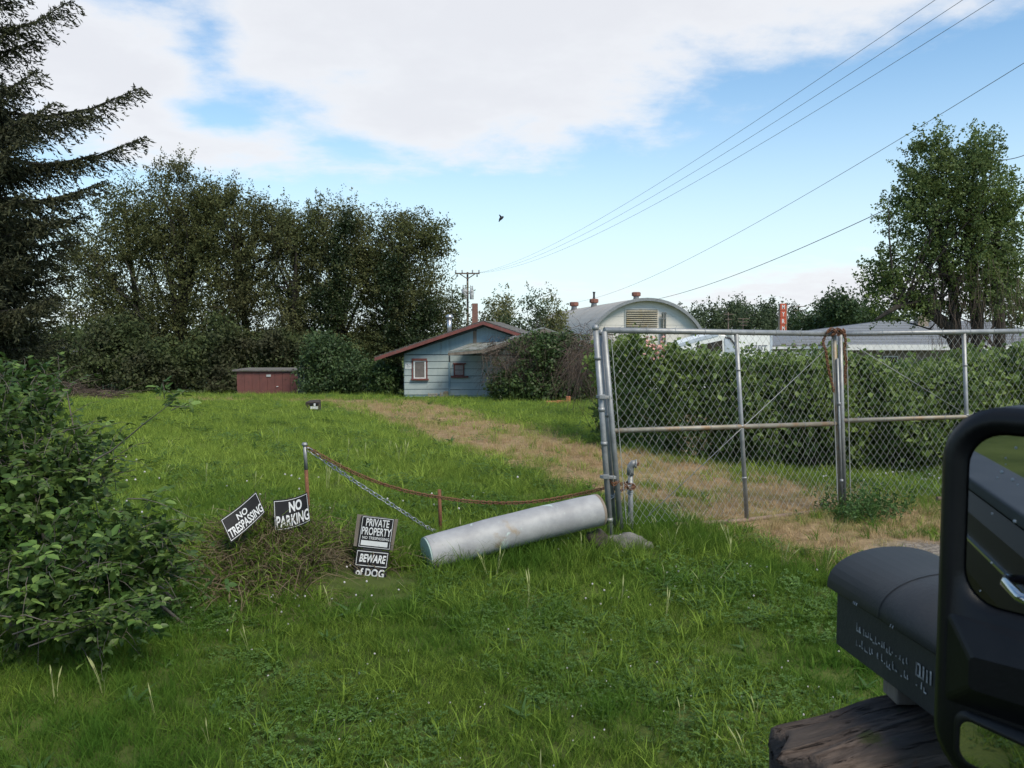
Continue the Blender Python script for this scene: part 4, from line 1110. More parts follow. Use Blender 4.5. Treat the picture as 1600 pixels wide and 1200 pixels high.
class Sheet:
    """a thin plate spanned by four corners (tl, tr, br, bl), optionally bowed; parts of it are placed by (u, v), v down"""
    def __init__(s, tl, tr, br, bl, bow=None):
        s.c = [Vector(p) for p in (tl, tr, br, bl)]; s.bow = bow
        s.n = (s.c[1] - s.c[0]).cross(s.c[3] - s.c[0]).normalized()
        if s.n.y > 0: s.n = -s.n                        # towards the viewer side
    def p(s, u, v, h=0):
        a = s.c[0].lerp(s.c[1], u); b = s.c[3].lerp(s.c[2], u)
        q = a.lerp(b, v) + s.n * h
        if s.bow: q = q + s.bow(u, v)
        return q
    def plate(s, mb, u0, u1, v0, v1, h0, h1, nu=8, nv=4):
        b = len(mb.v)
        for h in (h0, h1):
            for j in range(nv + 1):
                for i in range(nu + 1): mb.v.append(tuple(s.p(u0 + (u1 - u0) * i / nu, v0 + (v1 - v0) * j / nv, h)))
        k = (nu + 1) * (nv + 1)
        for j in range(nv):
            for i in range(nu):
                a = b + j * (nu + 1) + i; q = (a, a + 1, a + nu + 2, a + nu + 1)
                mb.f.append(q); mb.f.append(tuple(x + k for x in q)[::-1])
        def wall(i0, i1): mb.f.append((i0, i1, i1 + k, i0 + k))
        for i in range(nu):
            wall(b + i, b + i + 1); wall(b + nv * (nu + 1) + i, b + nv * (nu + 1) + i + 1)
        for j in range(nv):
            wall(b + j * (nu + 1), b + (j + 1) * (nu + 1)); wall(b + j * (nu + 1) + nu, b + (j + 1) * (nu + 1) + nu)
        return mb
    def frame(s, mb, u0, u1, v0, v1, tu, tv, h0, h1):
        s.plate(mb, u0, u1, v0, v0 + tv, h0, h1, 8, 1); s.plate(mb, u0, u1, v1 - tv, v1, h0, h1, 8, 1)
        s.plate(mb, u0, u0 + tu, v0 + tv, v1 - tv, h0, h1, 1, 4); s.plate(mb, u1 - tu, u1, v0 + tv, v1 - tv, h0, h1, 1, 4)
    def text(s, mb, body, u0, u1, v0, v1, h, bold=.012, shear=0, spacing=1.0):
        V, Fs = text_geo(body, bold, shear, spacing)
        b = len(mb.v)
        for x, y in V: mb.v.append(tuple(s.p(u0 + (u1 - u0) * x, v1 + (v0 - v1) * y, h)))
        mb.f += [tuple(i + b for i in f) for f in Fs]

def blue_house():
    y = 42.0
    bx, bz = XZ(740, 622, y)
    root = thing('blue_house', (bx, y, bz), 'faded blue house with dark red trim and a low gable roof', 'house')
    def Q(px, py, yy=y): return at(px, py, yy)
    depth = 9.0
    base = Q(632, 625).z - .25
    xl, xr = Q(632, 600).x, Q(884, 600).x
    # wall body behind the boards
    pk = Q(757, 507)
    ze = Q(632, 553).z; zr = Q(884, 553).z
    SH = .08          # the depth axis runs back and to the right: the left side of the house shows a little
    mb = MB(); mb.prism([(xl, y, base), (xr, y, base), (xr, y, zr + .05), (pk.x, y, pk.z + .055), (xl, y, ze + .03)], (SH * (depth - .3), depth - .3, 0))
    mb.build('wall', M['gap'], root)
    # side wall skin
    sw = MB(); e_ = SH * (depth - .4); sw.hexa([(xl - .03, y + .02, base), (xl - .004, y + .02, base), (xl - .004 + e_, y + depth - .4, base), (xl - .03 + e_, y + depth - .4, base), (xl - .03, y + .02, ze - .1), (xl - .004, y + .02, ze - .1), (xl - .004 + e_, y + depth - .4, ze - .1), (xl - .03 + e_, y + depth - .4, ze - .1)]); sw.build('side_wall', M['siding'], root)
    rows = [554.3, 564.4, 575.2, 586.2, 596.8, 607.6, 616.4]
    rng_ = random.Random(4)
    def boards(px0, px1, yy, r):
        for a, b in zip(r[:-1], r[1:]):
            p0, p1 = Q(px0, a, y), Q(px1, b, y)
            m_ = MB(); z1, z0 = p0.z - .022, p1.z
            tilt = rng_.uniform(-.012, .012)
            m_.hexa([(p0.x, yy - .045, z0 + tilt), (p1.x, yy - .045, z0 - tilt), (p1.x, yy, z0 - tilt), (p0.x, yy, z0 + tilt),
                     (p0.x, yy - .022, z1 + tilt), (p1.x, yy - .022, z1 - tilt), (p1.x, yy, z1 - tilt), (p0.x, yy, z1 + tilt)])
            m_.build('siding_board', M['siding'], root)
    boards(632, 701, y - .004, rows)
    boards(703.6, 884, y - .004, [v + .8 for v in rows])
    p0, p1 = Q(632, 616.8), Q(884, 627)
    MB().box(p0.x + .05, p1.x, y - .02, y - .003, base, p0.z - .01).build('foundation_board', M['siding_up'], root)
    # gable panels and their centre batten
    zb = Q(632, 554).z + .012
    cx = Q(742, 540).x
    def roofz(x): return pk.z - .12 - abs(x - pk.x) * ((pk.z - ze) / (pk.x - xl))
    for (a, b) in ((xl, cx - .09), (cx + .09, xr)):
        xs = [a] + ([pk.x] if a < pk.x < b else []) + [b]
        pts = [(a, y - .03, zb), (b, y - .03, zb)] + [(x, y - .03, max(zb + .01, roofz(x))) for x in xs[::-1]]
        MB().prism(pts, (0, .026, 0)).build('gable_panel', M['siding_up'], root)
    MB().box(cx - .085, cx + .085, y - .06, y - .004, zb, roofz(cx) - .02).build('gable_batten', M['board'], root)
    q = Q(702.3, 600); MB().box(q.x - .035, q.x + .035, y - .075, y - .004, base + .1, Q(700, 566).z).build('corner_trim', M['siding_up'], root)
    # roof: two slabs of shingle with red rakes
    el_, er_ = Q(590, 558), None
    sl = (pk.z + .16 - el_.z) / (pk.x - el_.x)
    ap = Vector((pk.x, 0, pk.z + .16))
    xr2 = Q(926, 560).x
    for (xe, nm) in ((el_.x, 'roof'), (xr2, 'roof')):
        zeave = ap.z - sl * abs(xe - ap.x)
        m_ = MB(); y0, y1 = y - .62, y + depth
        f_, b_ = SH * (y0 - y), SH * (y1 - y)
        m_.hexa([(ap.x + f_, y0, ap.z - .10), (xe + f_, y0, zeave - .10), (xe + b_, y1, zeave - .10), (ap.x + b_, y1, ap.z - .10), (ap.x + f_, y0, ap.z + .03), (xe + f_, y0, zeave + .03), (xe + b_, y1, zeave + .03), (ap.x + b_, y1, ap.z + .03)])
        ro = m_.build(nm, M['roof'], root)
        # courses of shingle standing a little proud
        k = 22
        cs = MB()
        for i in range(k):
            t0, t1 = i / k, (i + .92) / k
            xa, xb = xe + (ap.x - xe) * t0, xe + (ap.x - xe) * t1
            za, zb_ = zeave + (ap.z - zeave) * t0, zeave + (ap.z - zeave) * t1
            cs.hexa([(xa + f_, y0 - .02, za + .031), (xb + f_, y0 - .02, zb_ + .031), (xb + b_, y1, zb_ + .031), (xa + b_, y1, za + .031), (xa + f_, y0 - .02, za + .062), (xb + f_, y0 - .02, zb_ + .038), (xb + b_, y1, zb_ + .038), (xa + b_, y1, za + .062)])
        tag(cs.build('shingle_courses', M['roof'], root), kind='stuff')
        m_ = MB()
        px_a, px_e = ap.x + f_, xe + f_
        m_.hexa([(px_a, y0 - .06, ap.z - .17), (px_e, y0 - .06, zeave - .17), (px_e, y0 - .003, zeave - .17), (px_a, y0 - .003, ap.z - .17), (px_a, y0 - .06, ap.z - .01), (px_e, y0 - .06, zeave - .01), (px_e, y0 - .003, zeave - .01), (px_a, y0 - .003, ap.z - .01)])
        m_.build('rake_board', M['red_trim'], root)
    # windows
    def window(px0, px1, py0, py1, pane_m, side_m, head, sill):
        a, b = Q(px0, py0), Q(px1, py1)
        fr = MB(); tz = .05
        fr.box(a.x, a.x + .06, y - .085, y - .004, b.z, a.z); fr.box(b.x - .06, b.x, y - .085, y - .004, b.z, a.z)
        fr.box(a.x + .06, b.x - .06, y - .082, y - .004, b.z, b.z + .05); fr.box(a.x + .06, b.x - .06, y - .082, y - .004, a.z - .05, a.z)
        f = fr.build('window', side_m, root)
        MB().box(a.x + .062, b.x - .062, y - .068, y - .05, b.z + .052, a.z - .052).build('pane', pane_m, f)
        mid = MB().box(a.x + .062, b.x - .062, y - .076, y - .069, (a.z + b.z) / 2 - .02, (a.z + b.z) / 2 + .02)
        mid.build('meeting_rail', M['screen'], f)
        c, d = Q(head[0], head[1]), Q(head[2], head[3])
        if head[3] > head[1]: MB().box(c.x, d.x, y - .13, y - .006, d.z, c.z).build('head_trim', M['red_trim'], f)
        c, d = Q(sill[0], sill[1]), Q(sill[2], sill[3]); MB().box(c.x, d.x, y - .16, y - .006, d.z, c.z).build('sill', M['red_trim'], f)
        return f
    window(646.5, 665.5, 563.6, 591.3, M['screen'], M['white'], (643.6, 560, 667.3, 563.4), (642.5, 591.5, 670, 594))
    for px in (644.6, 667.2):
        a, b = Q(px - 1.2, 563.6), Q(px + 1.0, 591.3); MB().box(a.x, b.x, y - .07, y - .004, b.z, a.z).build('window_casing', M['red_trim'], root)
    window(709, 725.5, 569, 587, M['curtain'], M['red_trim'], (708, 567, 728, 569), (705, 587.2, 732, 590))
    # awning and porch
    m_ = MB()
    wv = lambda px, py, yy: at(px, py, yy)
    a, b, c, d = wv(700, 550.5, 40.3), wv(768, 545, 40.3), wv(800, 534, y), wv(736, 537.5, y)
    for i in range(7):          # boards of the awning roof
        t0, t1 = i / 7 + .004, (i + 1) / 7 - .004
        p = [a.lerp(b, t0), a.lerp(b, t1), d.lerp(c, t1), d.lerp(c, t0)]; dz = Vector((0, 0, .05 + .02 * (i % 2)))
        MB().hexa(p + [q_ + dz for q_ in p]).build('awning_board', M['porch_roof'], root)
    MB().bar(a + Vector((0, 0, -.09)), b + Vector((0, 0, -.09)), .07, .14).build('awning_fascia', M['board'], root)
    px_ = wv(767, 600, 40.2)
    MB().box(px_.x - .05, px_.x + .05, 40.2, 40.3, gz(px_.x, 40.2) - .1, wv(767, 552, 40.2).z).build('porch_post', M['siding'], root)
    e0, r0 = wv(752, 547, 36.0), wv(851, 514, 36.0)
    for i in range(9):          # rows of porch roofing
        t0, t1 = i / 9, (i + .97) / 9
        p0_, p1_ = e0.lerp(r0, t0), e0.lerp(r0, t1); sag = Vector((0, 0, .05 * math.sin(i * 1.9)))
        p = [p0_, p1_, p1_ + Vector((0, 5.2, 0)), p0_ + Vector((0, 5.2, 0))]
        MB().hexa([q_ + sag for q_ in p] + [q_ + sag + Vector((0, 0, .06)) for q_ in p]).build('porch_roof_row', M['porch_roof'], root)
    r1 = Vector((2 * r0.x - e0.x, 36, e0.z))
    MB().hexa([r0, r1, r1 + Vector((0, 5.2, 0)), r0 + Vector((0, 5.2, 0))] + [q_ + Vector((0, 0, .06)) for q_ in (r0, r1, r1 + Vector((0, 5.2, 0)), r0 + Vector((0, 5.2, 0)))]).build('porch_roof_slope', M['porch_roof'], root)
    MB().bar(e0 + Vector((0, -.05, -.08)), r0 + Vector((0, -.05, -.08)), .08, .16).build('porch_rafter', M['board'], root)
    MB().bar(r0 + Vector((0, -.05, -.08)), r1 + Vector((0, -.05, -.08)), .08, .16).build('porch_rafter', M['board'], root)
    for px in (828, 838):
        p = wv(px, 545, 36.0); MB().box(p.x - .05, p.x + .05, 36.02, 36.1, p.z - 2, wv(px, 519, 36).z).build('gable_stud', M['board'], root)
    # flue and chimney
    p = wv(702, 518, 46); fl = MB()
    fl.tube2(Vector((p.x, 46, p.z - .25)), Vector((0, 0, 1)), [(.13, 0), (.13, .95)], 12); f = fl.build('flue', M['metal'], root, True)
    MB().tube2(Vector((p.x, 46, p.z + .70)), Vector((0, 0, 1)), [(.15, 0), (.22, .06), (.22, .16), (.10, .24)], 12).build('flue_cap', M['metal'], f, True)
    p = wv(742, 508, 47); MB().box(p.x - .16, p.x + .16, 47, 47.35, p.z - .6, wv(742, 474, 47).z).build('chimney', M['brick_dull'], root)
    # notice on the wall
    s = Sheet(Q(633, 568.2, y - .055), Q(643.8, 568.2, y - .055), Q(643.8, 576.2, y - .055), Q(633, 576.2, y - .055))
    nt = thing('wall_notice', s.p(.5, 1), 'small white notice fixed to the blue house wall beside the window', 'sign')
    m_ = MB(); s.plate(m_, 0, 1, 0, 1, 0, -.02, 1, 1); m_.build('panel', M['white'], nt)
    m_ = MB()
    for (u0, u1, v0, v1) in ((.2, .42, .12, .22), (.3, .5, .26, .34), (.55, .85, .16, .2), (.2, .8, .52, .56), (.2, .7, .66, .70)): s.plate(m_, u0, u1, v0, v1, .002, .006, 1, 1)
    m_.build('print', M['lettergrey'], nt)
M['brick_dull'] = mat('dull_brick', (.22, .11, .08), (.15, .085, .07), 5, .9, 0, .4, 20)
blue_house()

# odds and ends at the house foot
def crate(px, py, y, w_, h, d, label):
    p = at(px, py, y); p.z = gz(p.x, y)
    root = thing('broken_crate', p, label, 'crate', 'bits of broken crate by the house wall')
    for i in range(3):
        z = p.z + h * (.12 + .34 * i)
        MB().box(p.x - w_ / 2, p.x + w_ / 2, y - .012, y + .012, z - h * .07, z + h * .07).build('slat', M['crate'], root)
    for sx in (-1, 1):
        MB().box(p.x + sx * w_ * .45 - .02, p.x + sx * w_ * .45 + .02, y + .013, y + .05, p.z, p.z + h * .98).build('upright', M['crate'], root)
        MB().box(p.x + sx * w_ * .45 - .015, p.x + sx * w_ * .45 + .015, y + .051, y + d, p.z + h * .4, p.z + h * .55).build('side_slat', M['crate'], root)
crate(676, 620, 41.4, .46, .2, .3, 'bleached broken slatted crate at the foot of the blue wall')
crate(690.5, 620, 41.5, .17, .23, .3, 'small ladder-like bleached crate end beside the brown block')
p = at(696.5, 620, 41.5); p.z = gz(p.x, 41.5)
b_ = thing('wooden_block', p, 'dark brown wooden block standing at the corner trim of the blue wall', 'block')
MB().box(p.x - .11, p.x + .11, 41.45, 41.68, p.z - .02, p.z + .27).build('body', M['board'], b_, bevel=.02)
for i, (px, w_, h, dz, lb) in enumerate(((862, .42, .10, 0, 'flat orange clay brick lying left of the others by the vine mound'), (878, .40, .11, 0, 'middle orange clay brick lying in the grass by the vine mound'), (888, .17, .26, 0, 'orange clay brick standing on end by the vine mound'))):
    p = at(px, 636, 31.5); p.z = gz(p.x, 31.5) + .04
    o = MB().box(p.x - w_ / 2, p.x + w_ / 2, 31.4 + .01 * i, 31.62, p.z - .05, p.z + h).build('clay_brick', M['brick'], None, bevel=.015, base=p)
    tag(o, lb, 'brick', 'orange bricks by the vine mound')

def red_shed():
    y = 48.0
    a, b = at(370, 580, y), at(466, 622, y)
    root = thing('red_shed', ((a.x + b.x) / 2, y, b.z), 'low dull red shed with a flat roof under the tall trees', 'shed')
    z0, z1 = b.z - .2, a.z
    MB().box(a.x, b.x, y, y + 2.6, z0, z1).build('wall', M['gap'], root)
    n = 8
    for i in range(n):
        x0 = a.x + (b.x - a.x) * i / n; x1 = a.x + (b.x - a.x) * (i + 1) / n
        if i == 6: continue
        MB().box(x0 + .006, x1 - .006, y - .03 - .004 * (i % 2), y - .002, z0, z1 - .02).build('wall_panel', M['shed'], root)
    x0 = a.x + (b.x - a.x) * 6 / n; x1 = a.x + (b.x - a.x) * 7 / n
    d = MB().box(x0 + .012, x1 - .012, y - .045, y - .002, z0 + .1, z1 - .08).build('door', M['shed'], root)
    p = at(434, 604, y); MB().bar((p.x - .06, y - .08, p.z), (p.x + .06, y - .08, p.z + .02), .025, .03).build('handle', M['white'], d)
    p = at(420, 587, y); MB().box(p.x - .13, p.x + .13, y - .06, y - .036, p.z - .06, p.z + .07).build('vent_plate', M['grey_box'], root)
    MB().box(a.x - .22, b.x + .1, y - .16, y + 2.8, z1 + .002, z1 + .09).build('roof', M['roof'], root)
red_shed()

def arched_building():
    y = 75.0
    a, b, t = at(922, 521, y), at(1095, 521, y), at(1006, 468.5, y)
    w2 = (b.x - a.x) / 2; cx = (a.x + b.x) / 2; rise = t.z - a.z
    rad = (w2 * w2 + rise * rise) / (2 * rise); cz = t.z - rad
    zb = gz(cx, y) - .3
    root = thing('arched_building', (cx, y, zb), 'pale building with a round arched roof, louvred gable and rusty roof vents', 'building')
    ax = Vector((-.085, 1, 0)); depth = 46.0
    th = math.asin(w2 / rad); n = 20
    arc = [Vector((cx + rad * math.sin(-th + 2 * th * i / n), y, cz + rad * math.cos(-th + 2 * th * i / n))) for i in range(n + 1)]
    # roof skin, overhanging the gable a little
    def skin(y0, y1, ra, rb, nm, m_, smooth=True):
        mb = MB(); vs = []
        for yy in (y0, y1):
            for rr_ in (ra, rb):
                for i in range(n + 1):
                    t_ = -th * 1.03 + 2 * th * 1.03 * i / n
                    vs.append((cx + ax.x * (yy - y) + rr_ * math.sin(t_), yy, cz + rr_ * math.cos(t_)))
        k = n + 1; fs = []
        for i in range(n):
            fs += [(i, i + 1, 2 * k + i + 1, 2 * k + i), (k + i, 3 * k + i, 3 * k + i + 1, k + i + 1), (i, k + i, k + i + 1, i + 1), (2 * k + i, 2 * k + i + 1, 3 * k + i + 1, 3 * k + i)]
        fs += [(0, 2 * k, 3 * k, k), (n, k + n, 3 * k + n, 2 * k + n)]
        return mb.add(vs, fs).build(nm, m_, root)
    for j in range(10):           # roof sheets lapped one behind the other
        y0 = y - .5 + j * 4.6
        skin(y0, y0 + 4.58, rad + .02 + .015 * (j % 2), rad + .14 + .015 * (j % 2), 'roof_sheet', M['qroof'])
    skin(y - .62, y - .51, rad - .10, rad + .17, 'arch_trim', M['galv'])
    mb = MB(); mb.prism([(a.x + .1, y + .05, zb)] + [(b.x - .1, y + .05, zb)] + [tuple(v + Vector((0, .05, 0))) for v in arc[::-1]], (ax.x * depth, depth, 0)); mb.build('wall', M['qwall'], root)
    # horizontal wall sheets of the gable
    zz = a.z - 1.6; hgt = .78
    while zz < t.z - .1:
        z1 = min(zz + hgt - .03, t.z - .05)
        def half(z): return min(w2 - .05, math.sqrt(max(.01, rad * rad - (z - cz) ** 2)) - .03) if z > a.z else w2 - .1
        MB().prism([(cx - half(zz), y + .02, zz), (cx + half(zz), y + .02, zz), (cx + half(z1), y + .02, z1), (cx - half(z1), y + .02, z1)], (0, .028, 0)).build('wall_sheet', M['qwall'], root)
        zz += hgt
    # louvred opening
    la, lb_ = at(978.5, 483.5, y), at(1027, 513, y)
    fr = MB(); fr.box(la.x - .1, la.x, y - .08, y + .019, lb_.z, la.z + .1); fr.box(lb_.x, lb_.x + .1, y - .08, y + .019, lb_.z, la.z + .1); fr.box(la.x, lb_.x, y - .08, y + .019, la.z, la.z + .1)
    lv = fr.build('louvre', M['qwall'], root)
    k = 9
    for i in range(k):
        z0 = lb_.z + (la.z - lb_.z) * i / k; h = (la.z - lb_.z) / k
        MB().hexa([(la.x, y - .22, z0), (lb_.x, y - .22, z0), (lb_.x, y - .19, z0), (la.x, y - .19, z0), (la.x, y - .02, z0 + h * .8), (lb_.x, y - .02, z0 + h * .8), (lb_.x, y + .012, z0 + h * .8), (la.x, y + .012, z0 + h * .8)]).build('slat', M['louvre'], lv)
    # two vent pipes with hooded tops, on brackets
    for px in (1034.5, 1038.6):
        p = at(px, 491, y); m_ = MB(); m_.tube([(p.x, y - .25, zb + 1), (p.x, y - .25, p.z), (p.x, y - .33, p.z + .12), (p.x, y - .5, p.z + .08)], .09, 8); m_.build('vent_pipe', M['galv'], root, True)
    p = at(1036, 497.5, y); MB().box(p.x - .45, p.x + .25, y - .38, y - .35, p.z - .03, p.z + .03).build('pipe_bracket', M['galv'], root)
    # roof ventilators along the ridge
    for (px, py, yy, stack) in ((994, 470, y + 3.4, 0), (928, 484, y + 16, 1), (897, 489, y + 30, 0)):
        cxx = at(px, py, yy).x; zr_ = None
        off_ = cxx - (cx + ax.x * (yy - y)); zr_ = cz + math.sqrt(max(.1, (rad + .15) ** 2 - off_ ** 2))
        k = yy / F
        m_ = MB(); m_.tube2(Vector((cxx, yy, zr_ - .2)), Vector((0, 0, 1)), [(5.2 * k, 0), (4.2 * k, .2 + 4 * k), (4.4 * k, .2 + 6 * k)], 12); vb = m_.build('roof_vent', M['galv'], root, True)
        MB().tube2(Vector((cxx, yy, zr_ + 6 * k)), Vector((0, 0, 1)), [(5.0 * k, -1.2 * k), (7 * k, 0), (7 * k, 4.6 * k), (5.5 * k, 5.6 * k)], 8).build('vent_cap', M['vent_rust'], vb)
        if stack: MB().tube2(Vector((cxx, yy, zr_ + 11.5 * k)), Vector((0, 0, 1)), [(2.2 * k, 0), (1.6 * k, 3 * k), (1.6 * k, 9 * k), (2.2 * k, 9.3 * k), (2.2 * k, 11 * k)], 8).build('vent_stack', M['cable'], vb)
    # stub wall on the long side
    p = at(912, 490, y + 13); q = at(925, 520, y + 13)
    MB().box(p.x, p.x + 1.4, y + 12.8, y + 14, zb, p.z).build('side_buttress', M['tanwall'], root)
arched_building()

def grey_roof_building():
    y = 40.0
    root_p = at(1390, 600, y); root_p.z = gz(root_p.x, y)
    root = thing('low_building', root_p, 'low tan building with a dark slate-grey roof and white eave board', 'building')
    zb = root_p.z - .1
    a, b = at(1328, 548, y), at(1446, 536, y)
    xr = at(1640, 540, y).x; xl = at(1240, 540, y).x
    ze = at(1330, 541, y).z; zr = at(1450, 503, y + 5).z
    MB().box(xl, xr, y, y + 9.6, zb, ze - .06).build('wall', M['tanwall'], root)
    k = 9; e0 = Vector((at(1205, 540, y).x, y - .7, ze)); x1 = xr + .5
    for i in range(k):           # roof courses
        t0, t1 = i / k, (i + .985) / k
        y0, y1 = y - .7 + 5.7 * t0, y - .7 + 5.7 * t1; z0, z1 = ze + (zr - ze) * t0, ze + (zr - ze) * t1
        xa, xb = e0.x + 7.4 * t0, e0.x + 7.4 * t1
        MB().hexa([(xa, y0, z0), (x1, y0, z0), (x1, y1, z1), (xb, y1, z1), (xa, y0, z0 + .08), (x1, y0, z0 + .08), (x1, y1, z1 + .05), (xb, y1, z1 + .05)]).build('roof_course', M['greyroof'], root)
    MB().hexa([(e0.x + 7.4, y + 5, zr), (x1, y + 5, zr), (x1, y + 10.6, ze), (e0.x, y + 10.6, ze), (e0.x + 7.4, y + 5, zr + .06), (x1, y + 5, zr + .06), (x1, y + 10.6, ze + .06), (e0.x, y + 10.6, ze + .06)]).build('back_roof', M['greyroof'], root)
    MB().add([(e0.x, y - .7, ze + .03), (e0.x + 7.4, y + 5, zr + .03), (e0.x, y + 10.6, ze + .03)], [(0, 1, 2)]).build('hip_roof', M['greyroof'], root)
    MB().box(at(1300, 540, y).x, x1, y - .76, y - .71, ze - .17, ze + .09).build('eave_board', M['white'], root)
    q = at(1437, 508, y + 4); MB().box(q.x - .28, q.x + .28, y + 3.6, y + 4.1, q.z - .6, at(1437, 493, y + 4).z).build('chimney', M['tanwall'], root)
    for px in (1380, 1500):
        a, b = at(px, 556, y), at(px + 22, 575, y)
        w_ = MB().box(a.x, b.x, y - .05, y - .003, b.z, a.z).build('window', M['white'], root)
        MB().box(a.x + .06, b.x - .06, y - .062, y - .052, b.z + .06, a.z - .06).build('pane', M['tint'], w_)
    # sagging gutter cable along the wall
grey_roof_building()

# ================================================================ VEHICLES BEHIND THE HEDGE
def camper():
    y = 29.0; z0 = gz(7, y)
    root = thing('camper_van', (at(1090, 600, y).x, y, z0), 'white camper with a sloping roof and dark side window behind the hedge', 'camper')
    def P(px, py): q = at(px, py, y); return (q.x, y, q.z)
    prof = [P(1018, 556), P(1040, 545), P(1094, 528), P(1122, 521), P(1134, 523), P(1150, 546), P(1156, 570), P(1160, 610), P(1010, 610)]
    MB().prism(prof, (0, 2.3, 0)).build('body', M['rv'], root, bevel=.05)
    MB().prism([(x, y - .02, z) for x, yy, z in (P(1040, 548), P(1094, 532), P(1122, 525), P(1122, 520), P(1094, 526.5), P(1040, 543.5))], (0, .018, 0)).build('roof_stripe', M['rvgrey'], root)
    wd = MB().prism([(x, y - .03, z) for x, yy, z in (P(1085, 541), P(1128, 531.5), P(1129, 549), P(1090, 549.5))], (0, .025, 0)).build('side_window', M['tint'], root)
    a = P(1113, 534.5); c = P(1114.5, 549)
    MB().box(a[0], c[0], y - .045, y - .031, c[2], a[2]).build('window_bar', M['cable'], wd)
    MB().prism([(x, y - .024, z) for x, yy, z in (P(1132, 528), P(1139, 532), P(1149, 548), P(1147, 556), P(1133, 552))], (0, .02, 0)).build('windscreen', M['rvgrey'], root)
    MB().tube([P(1133, 527), P(1141, 529), P(1148, 538), P(1150, 548)], .035, 6).build('windscreen_seal', M['cable'], root)
    a = at(1083, 545, y - .2); MB().box(a.x - .09, a.x + .09, y - .34, y - .2, a.z - .11, a.z + .11).build('side_mirror', M['rv'], root, bevel=.03)
    MB().bar((a.x, y - .2, a.z), (a.x + .1, y + .01, a.z - .05), .03, .03).build('mirror_arm', M['cable'], root)
    for px in (1040, 1130):
        c = at(px, 600, y); MB().tube2(Vector((c.x, y - .03, z0 + .36)), Vector((0, 1, 0)), [(.36, 0), (.36, .25)], 16).build('wheel', M['cable'], root)
camper()
def trailer():
    y = 31.0; z0 = gz(9, y)
    root = thing('white_trailer', (at(1190, 600, y).x, y, z0), 'tall white travel trailer with grey slanted lettering behind the hedge', 'trailer')
    def P(px, py, d=0): q = at(px, py, y); return (q.x, y + d, q.z)
    MB().prism([P(1142, 521.5), P(1203, 521.5), P(1206, 548), P(1207, 600), P(1176, 600), P(1160, 566), P(1148, 542)], (0, 2.4, 0)).build('body', M['rv'], root, bevel=.04)
    q = at(1144, 517.5, y); MB().box(q.x - .16, q.x + .2, y + .5, y + 1.3, q.z - .05, q.z + .07).build('roof_hatch', M['rv'], root, bevel=.04)
    s = Sheet(P(1162.5, 539, -.01), P(1199, 539, -.01), P(1199, 548.5, -.01), P(1162.5, 548.5, -.01))
    m_ = MB(); s.text(m_, 'EVEREST', 0, 1, 0, 1, .006, .02, .35); m_.build('lettering', M['lettergrey'], root)
    MB().prism([P(1168, 551, -.012), P(1203, 549, -.012), P(1203, 550.5, -.012), P(1180, 553, -.012)], (0, .01, 0)).build('swoosh', M['lettergrey'], root)
    MB().box(P(1203.5, 521)[0], P(1206, 521)[0] + .03, y - .01, y + .06, P(1200, 600)[2], P(1200, 524)[2]).build('corner_trim', M['rvgrey'], root)
    for px in (1192, 1200):
        c = at(px, 600, y); MB().tube2(Vector((c.x, y - .03, z0 + .36)), Vector((0, 1, 0)), [(.36, 0), (.36, .25)], 16).build('wheel', M['cable'], root)
trailer()
def rail_trailer():
    y = 32.0; z0 = gz(11, y)
    a, b = at(1208, 544, y), at(1300, 544, y)
    root = thing('rail_fence', ((a.x + b.x) / 2, y, z0), 'white two-rail fence on dark posts behind the hedge', 'fence')
    for py in (543.5, 550.5, 556.5):
        p, q = at(1206, py, y), at(1304, py - .5, y); MB().bar(p, q, .05, .09).build('rail', M['white'], root)
    for px in (1226, 1242, 1259, 1270, 1284, 1298):
        p = at(px, 537, y); MB().box(p.x - .07, p.x + .07, y + .03, y + .16, gz(p.x, y) - .1, p.z).build('post', M['board'], root)
rail_trailer()
def parked_car(px, y, mm, lb):
    p = at(px, 560, y); p.z = gz(p.x, y)
    root = thing('parked_car', p, lb, 'car', 'cars parked behind the hedge')
    x, z = p.x, p.z
    MB().prism([(x - 2.1, y, z + .3), (x + 2.1, y, z + .3), (x + 2.1, y, z + .85), (x + 1.2, y, z + .98), (x - 1.1, y, z + .98), (x - 2.1, y, z + .8)], (0, 1.7, 0)).build('body', mm, root, bevel=.08)
    MB().prism([(x - 1.25, y + .12, z + .985), (x + 1.35, y + .12, z + .985), (x + .85, y + .12, z + 1.5), (x - .5, y + .12, z + 1.5)], (0, 1.46, 0)).build('cabin', mm, root, bevel=.08)
    MB().prism([(x - 1.0, y + .1, z + 1.03), (x + 1.05, y + .1, z + 1.03), (x + .72, y + .1, z + 1.42), (x - .42, y + .1, z + 1.42)], (0, .018, 0)).build('side_window', M['tint'], root)
    for s in (-1.3, 1.3): MB().tube2(Vector((x + s, y - .02, z + .32)), Vector((0, 1, 0)), [(.32, 0), (.32, .2)], 14).build('wheel', M['cable'], root)
M['carblue'] = mat('pale_blue_car_paint', (.30, .40, .46), rough=.25)
M['carteal'] = mat('dark_teal_car_paint', (.05, .085, .10), rough=.25)
parked_car(1221, 36, M['carblue'], 'pale blue car roof showing above the white rail fence')
parked_car(1425, 33, M['carteal'], 'dark teal car in front of the tan wall behind the hedge')

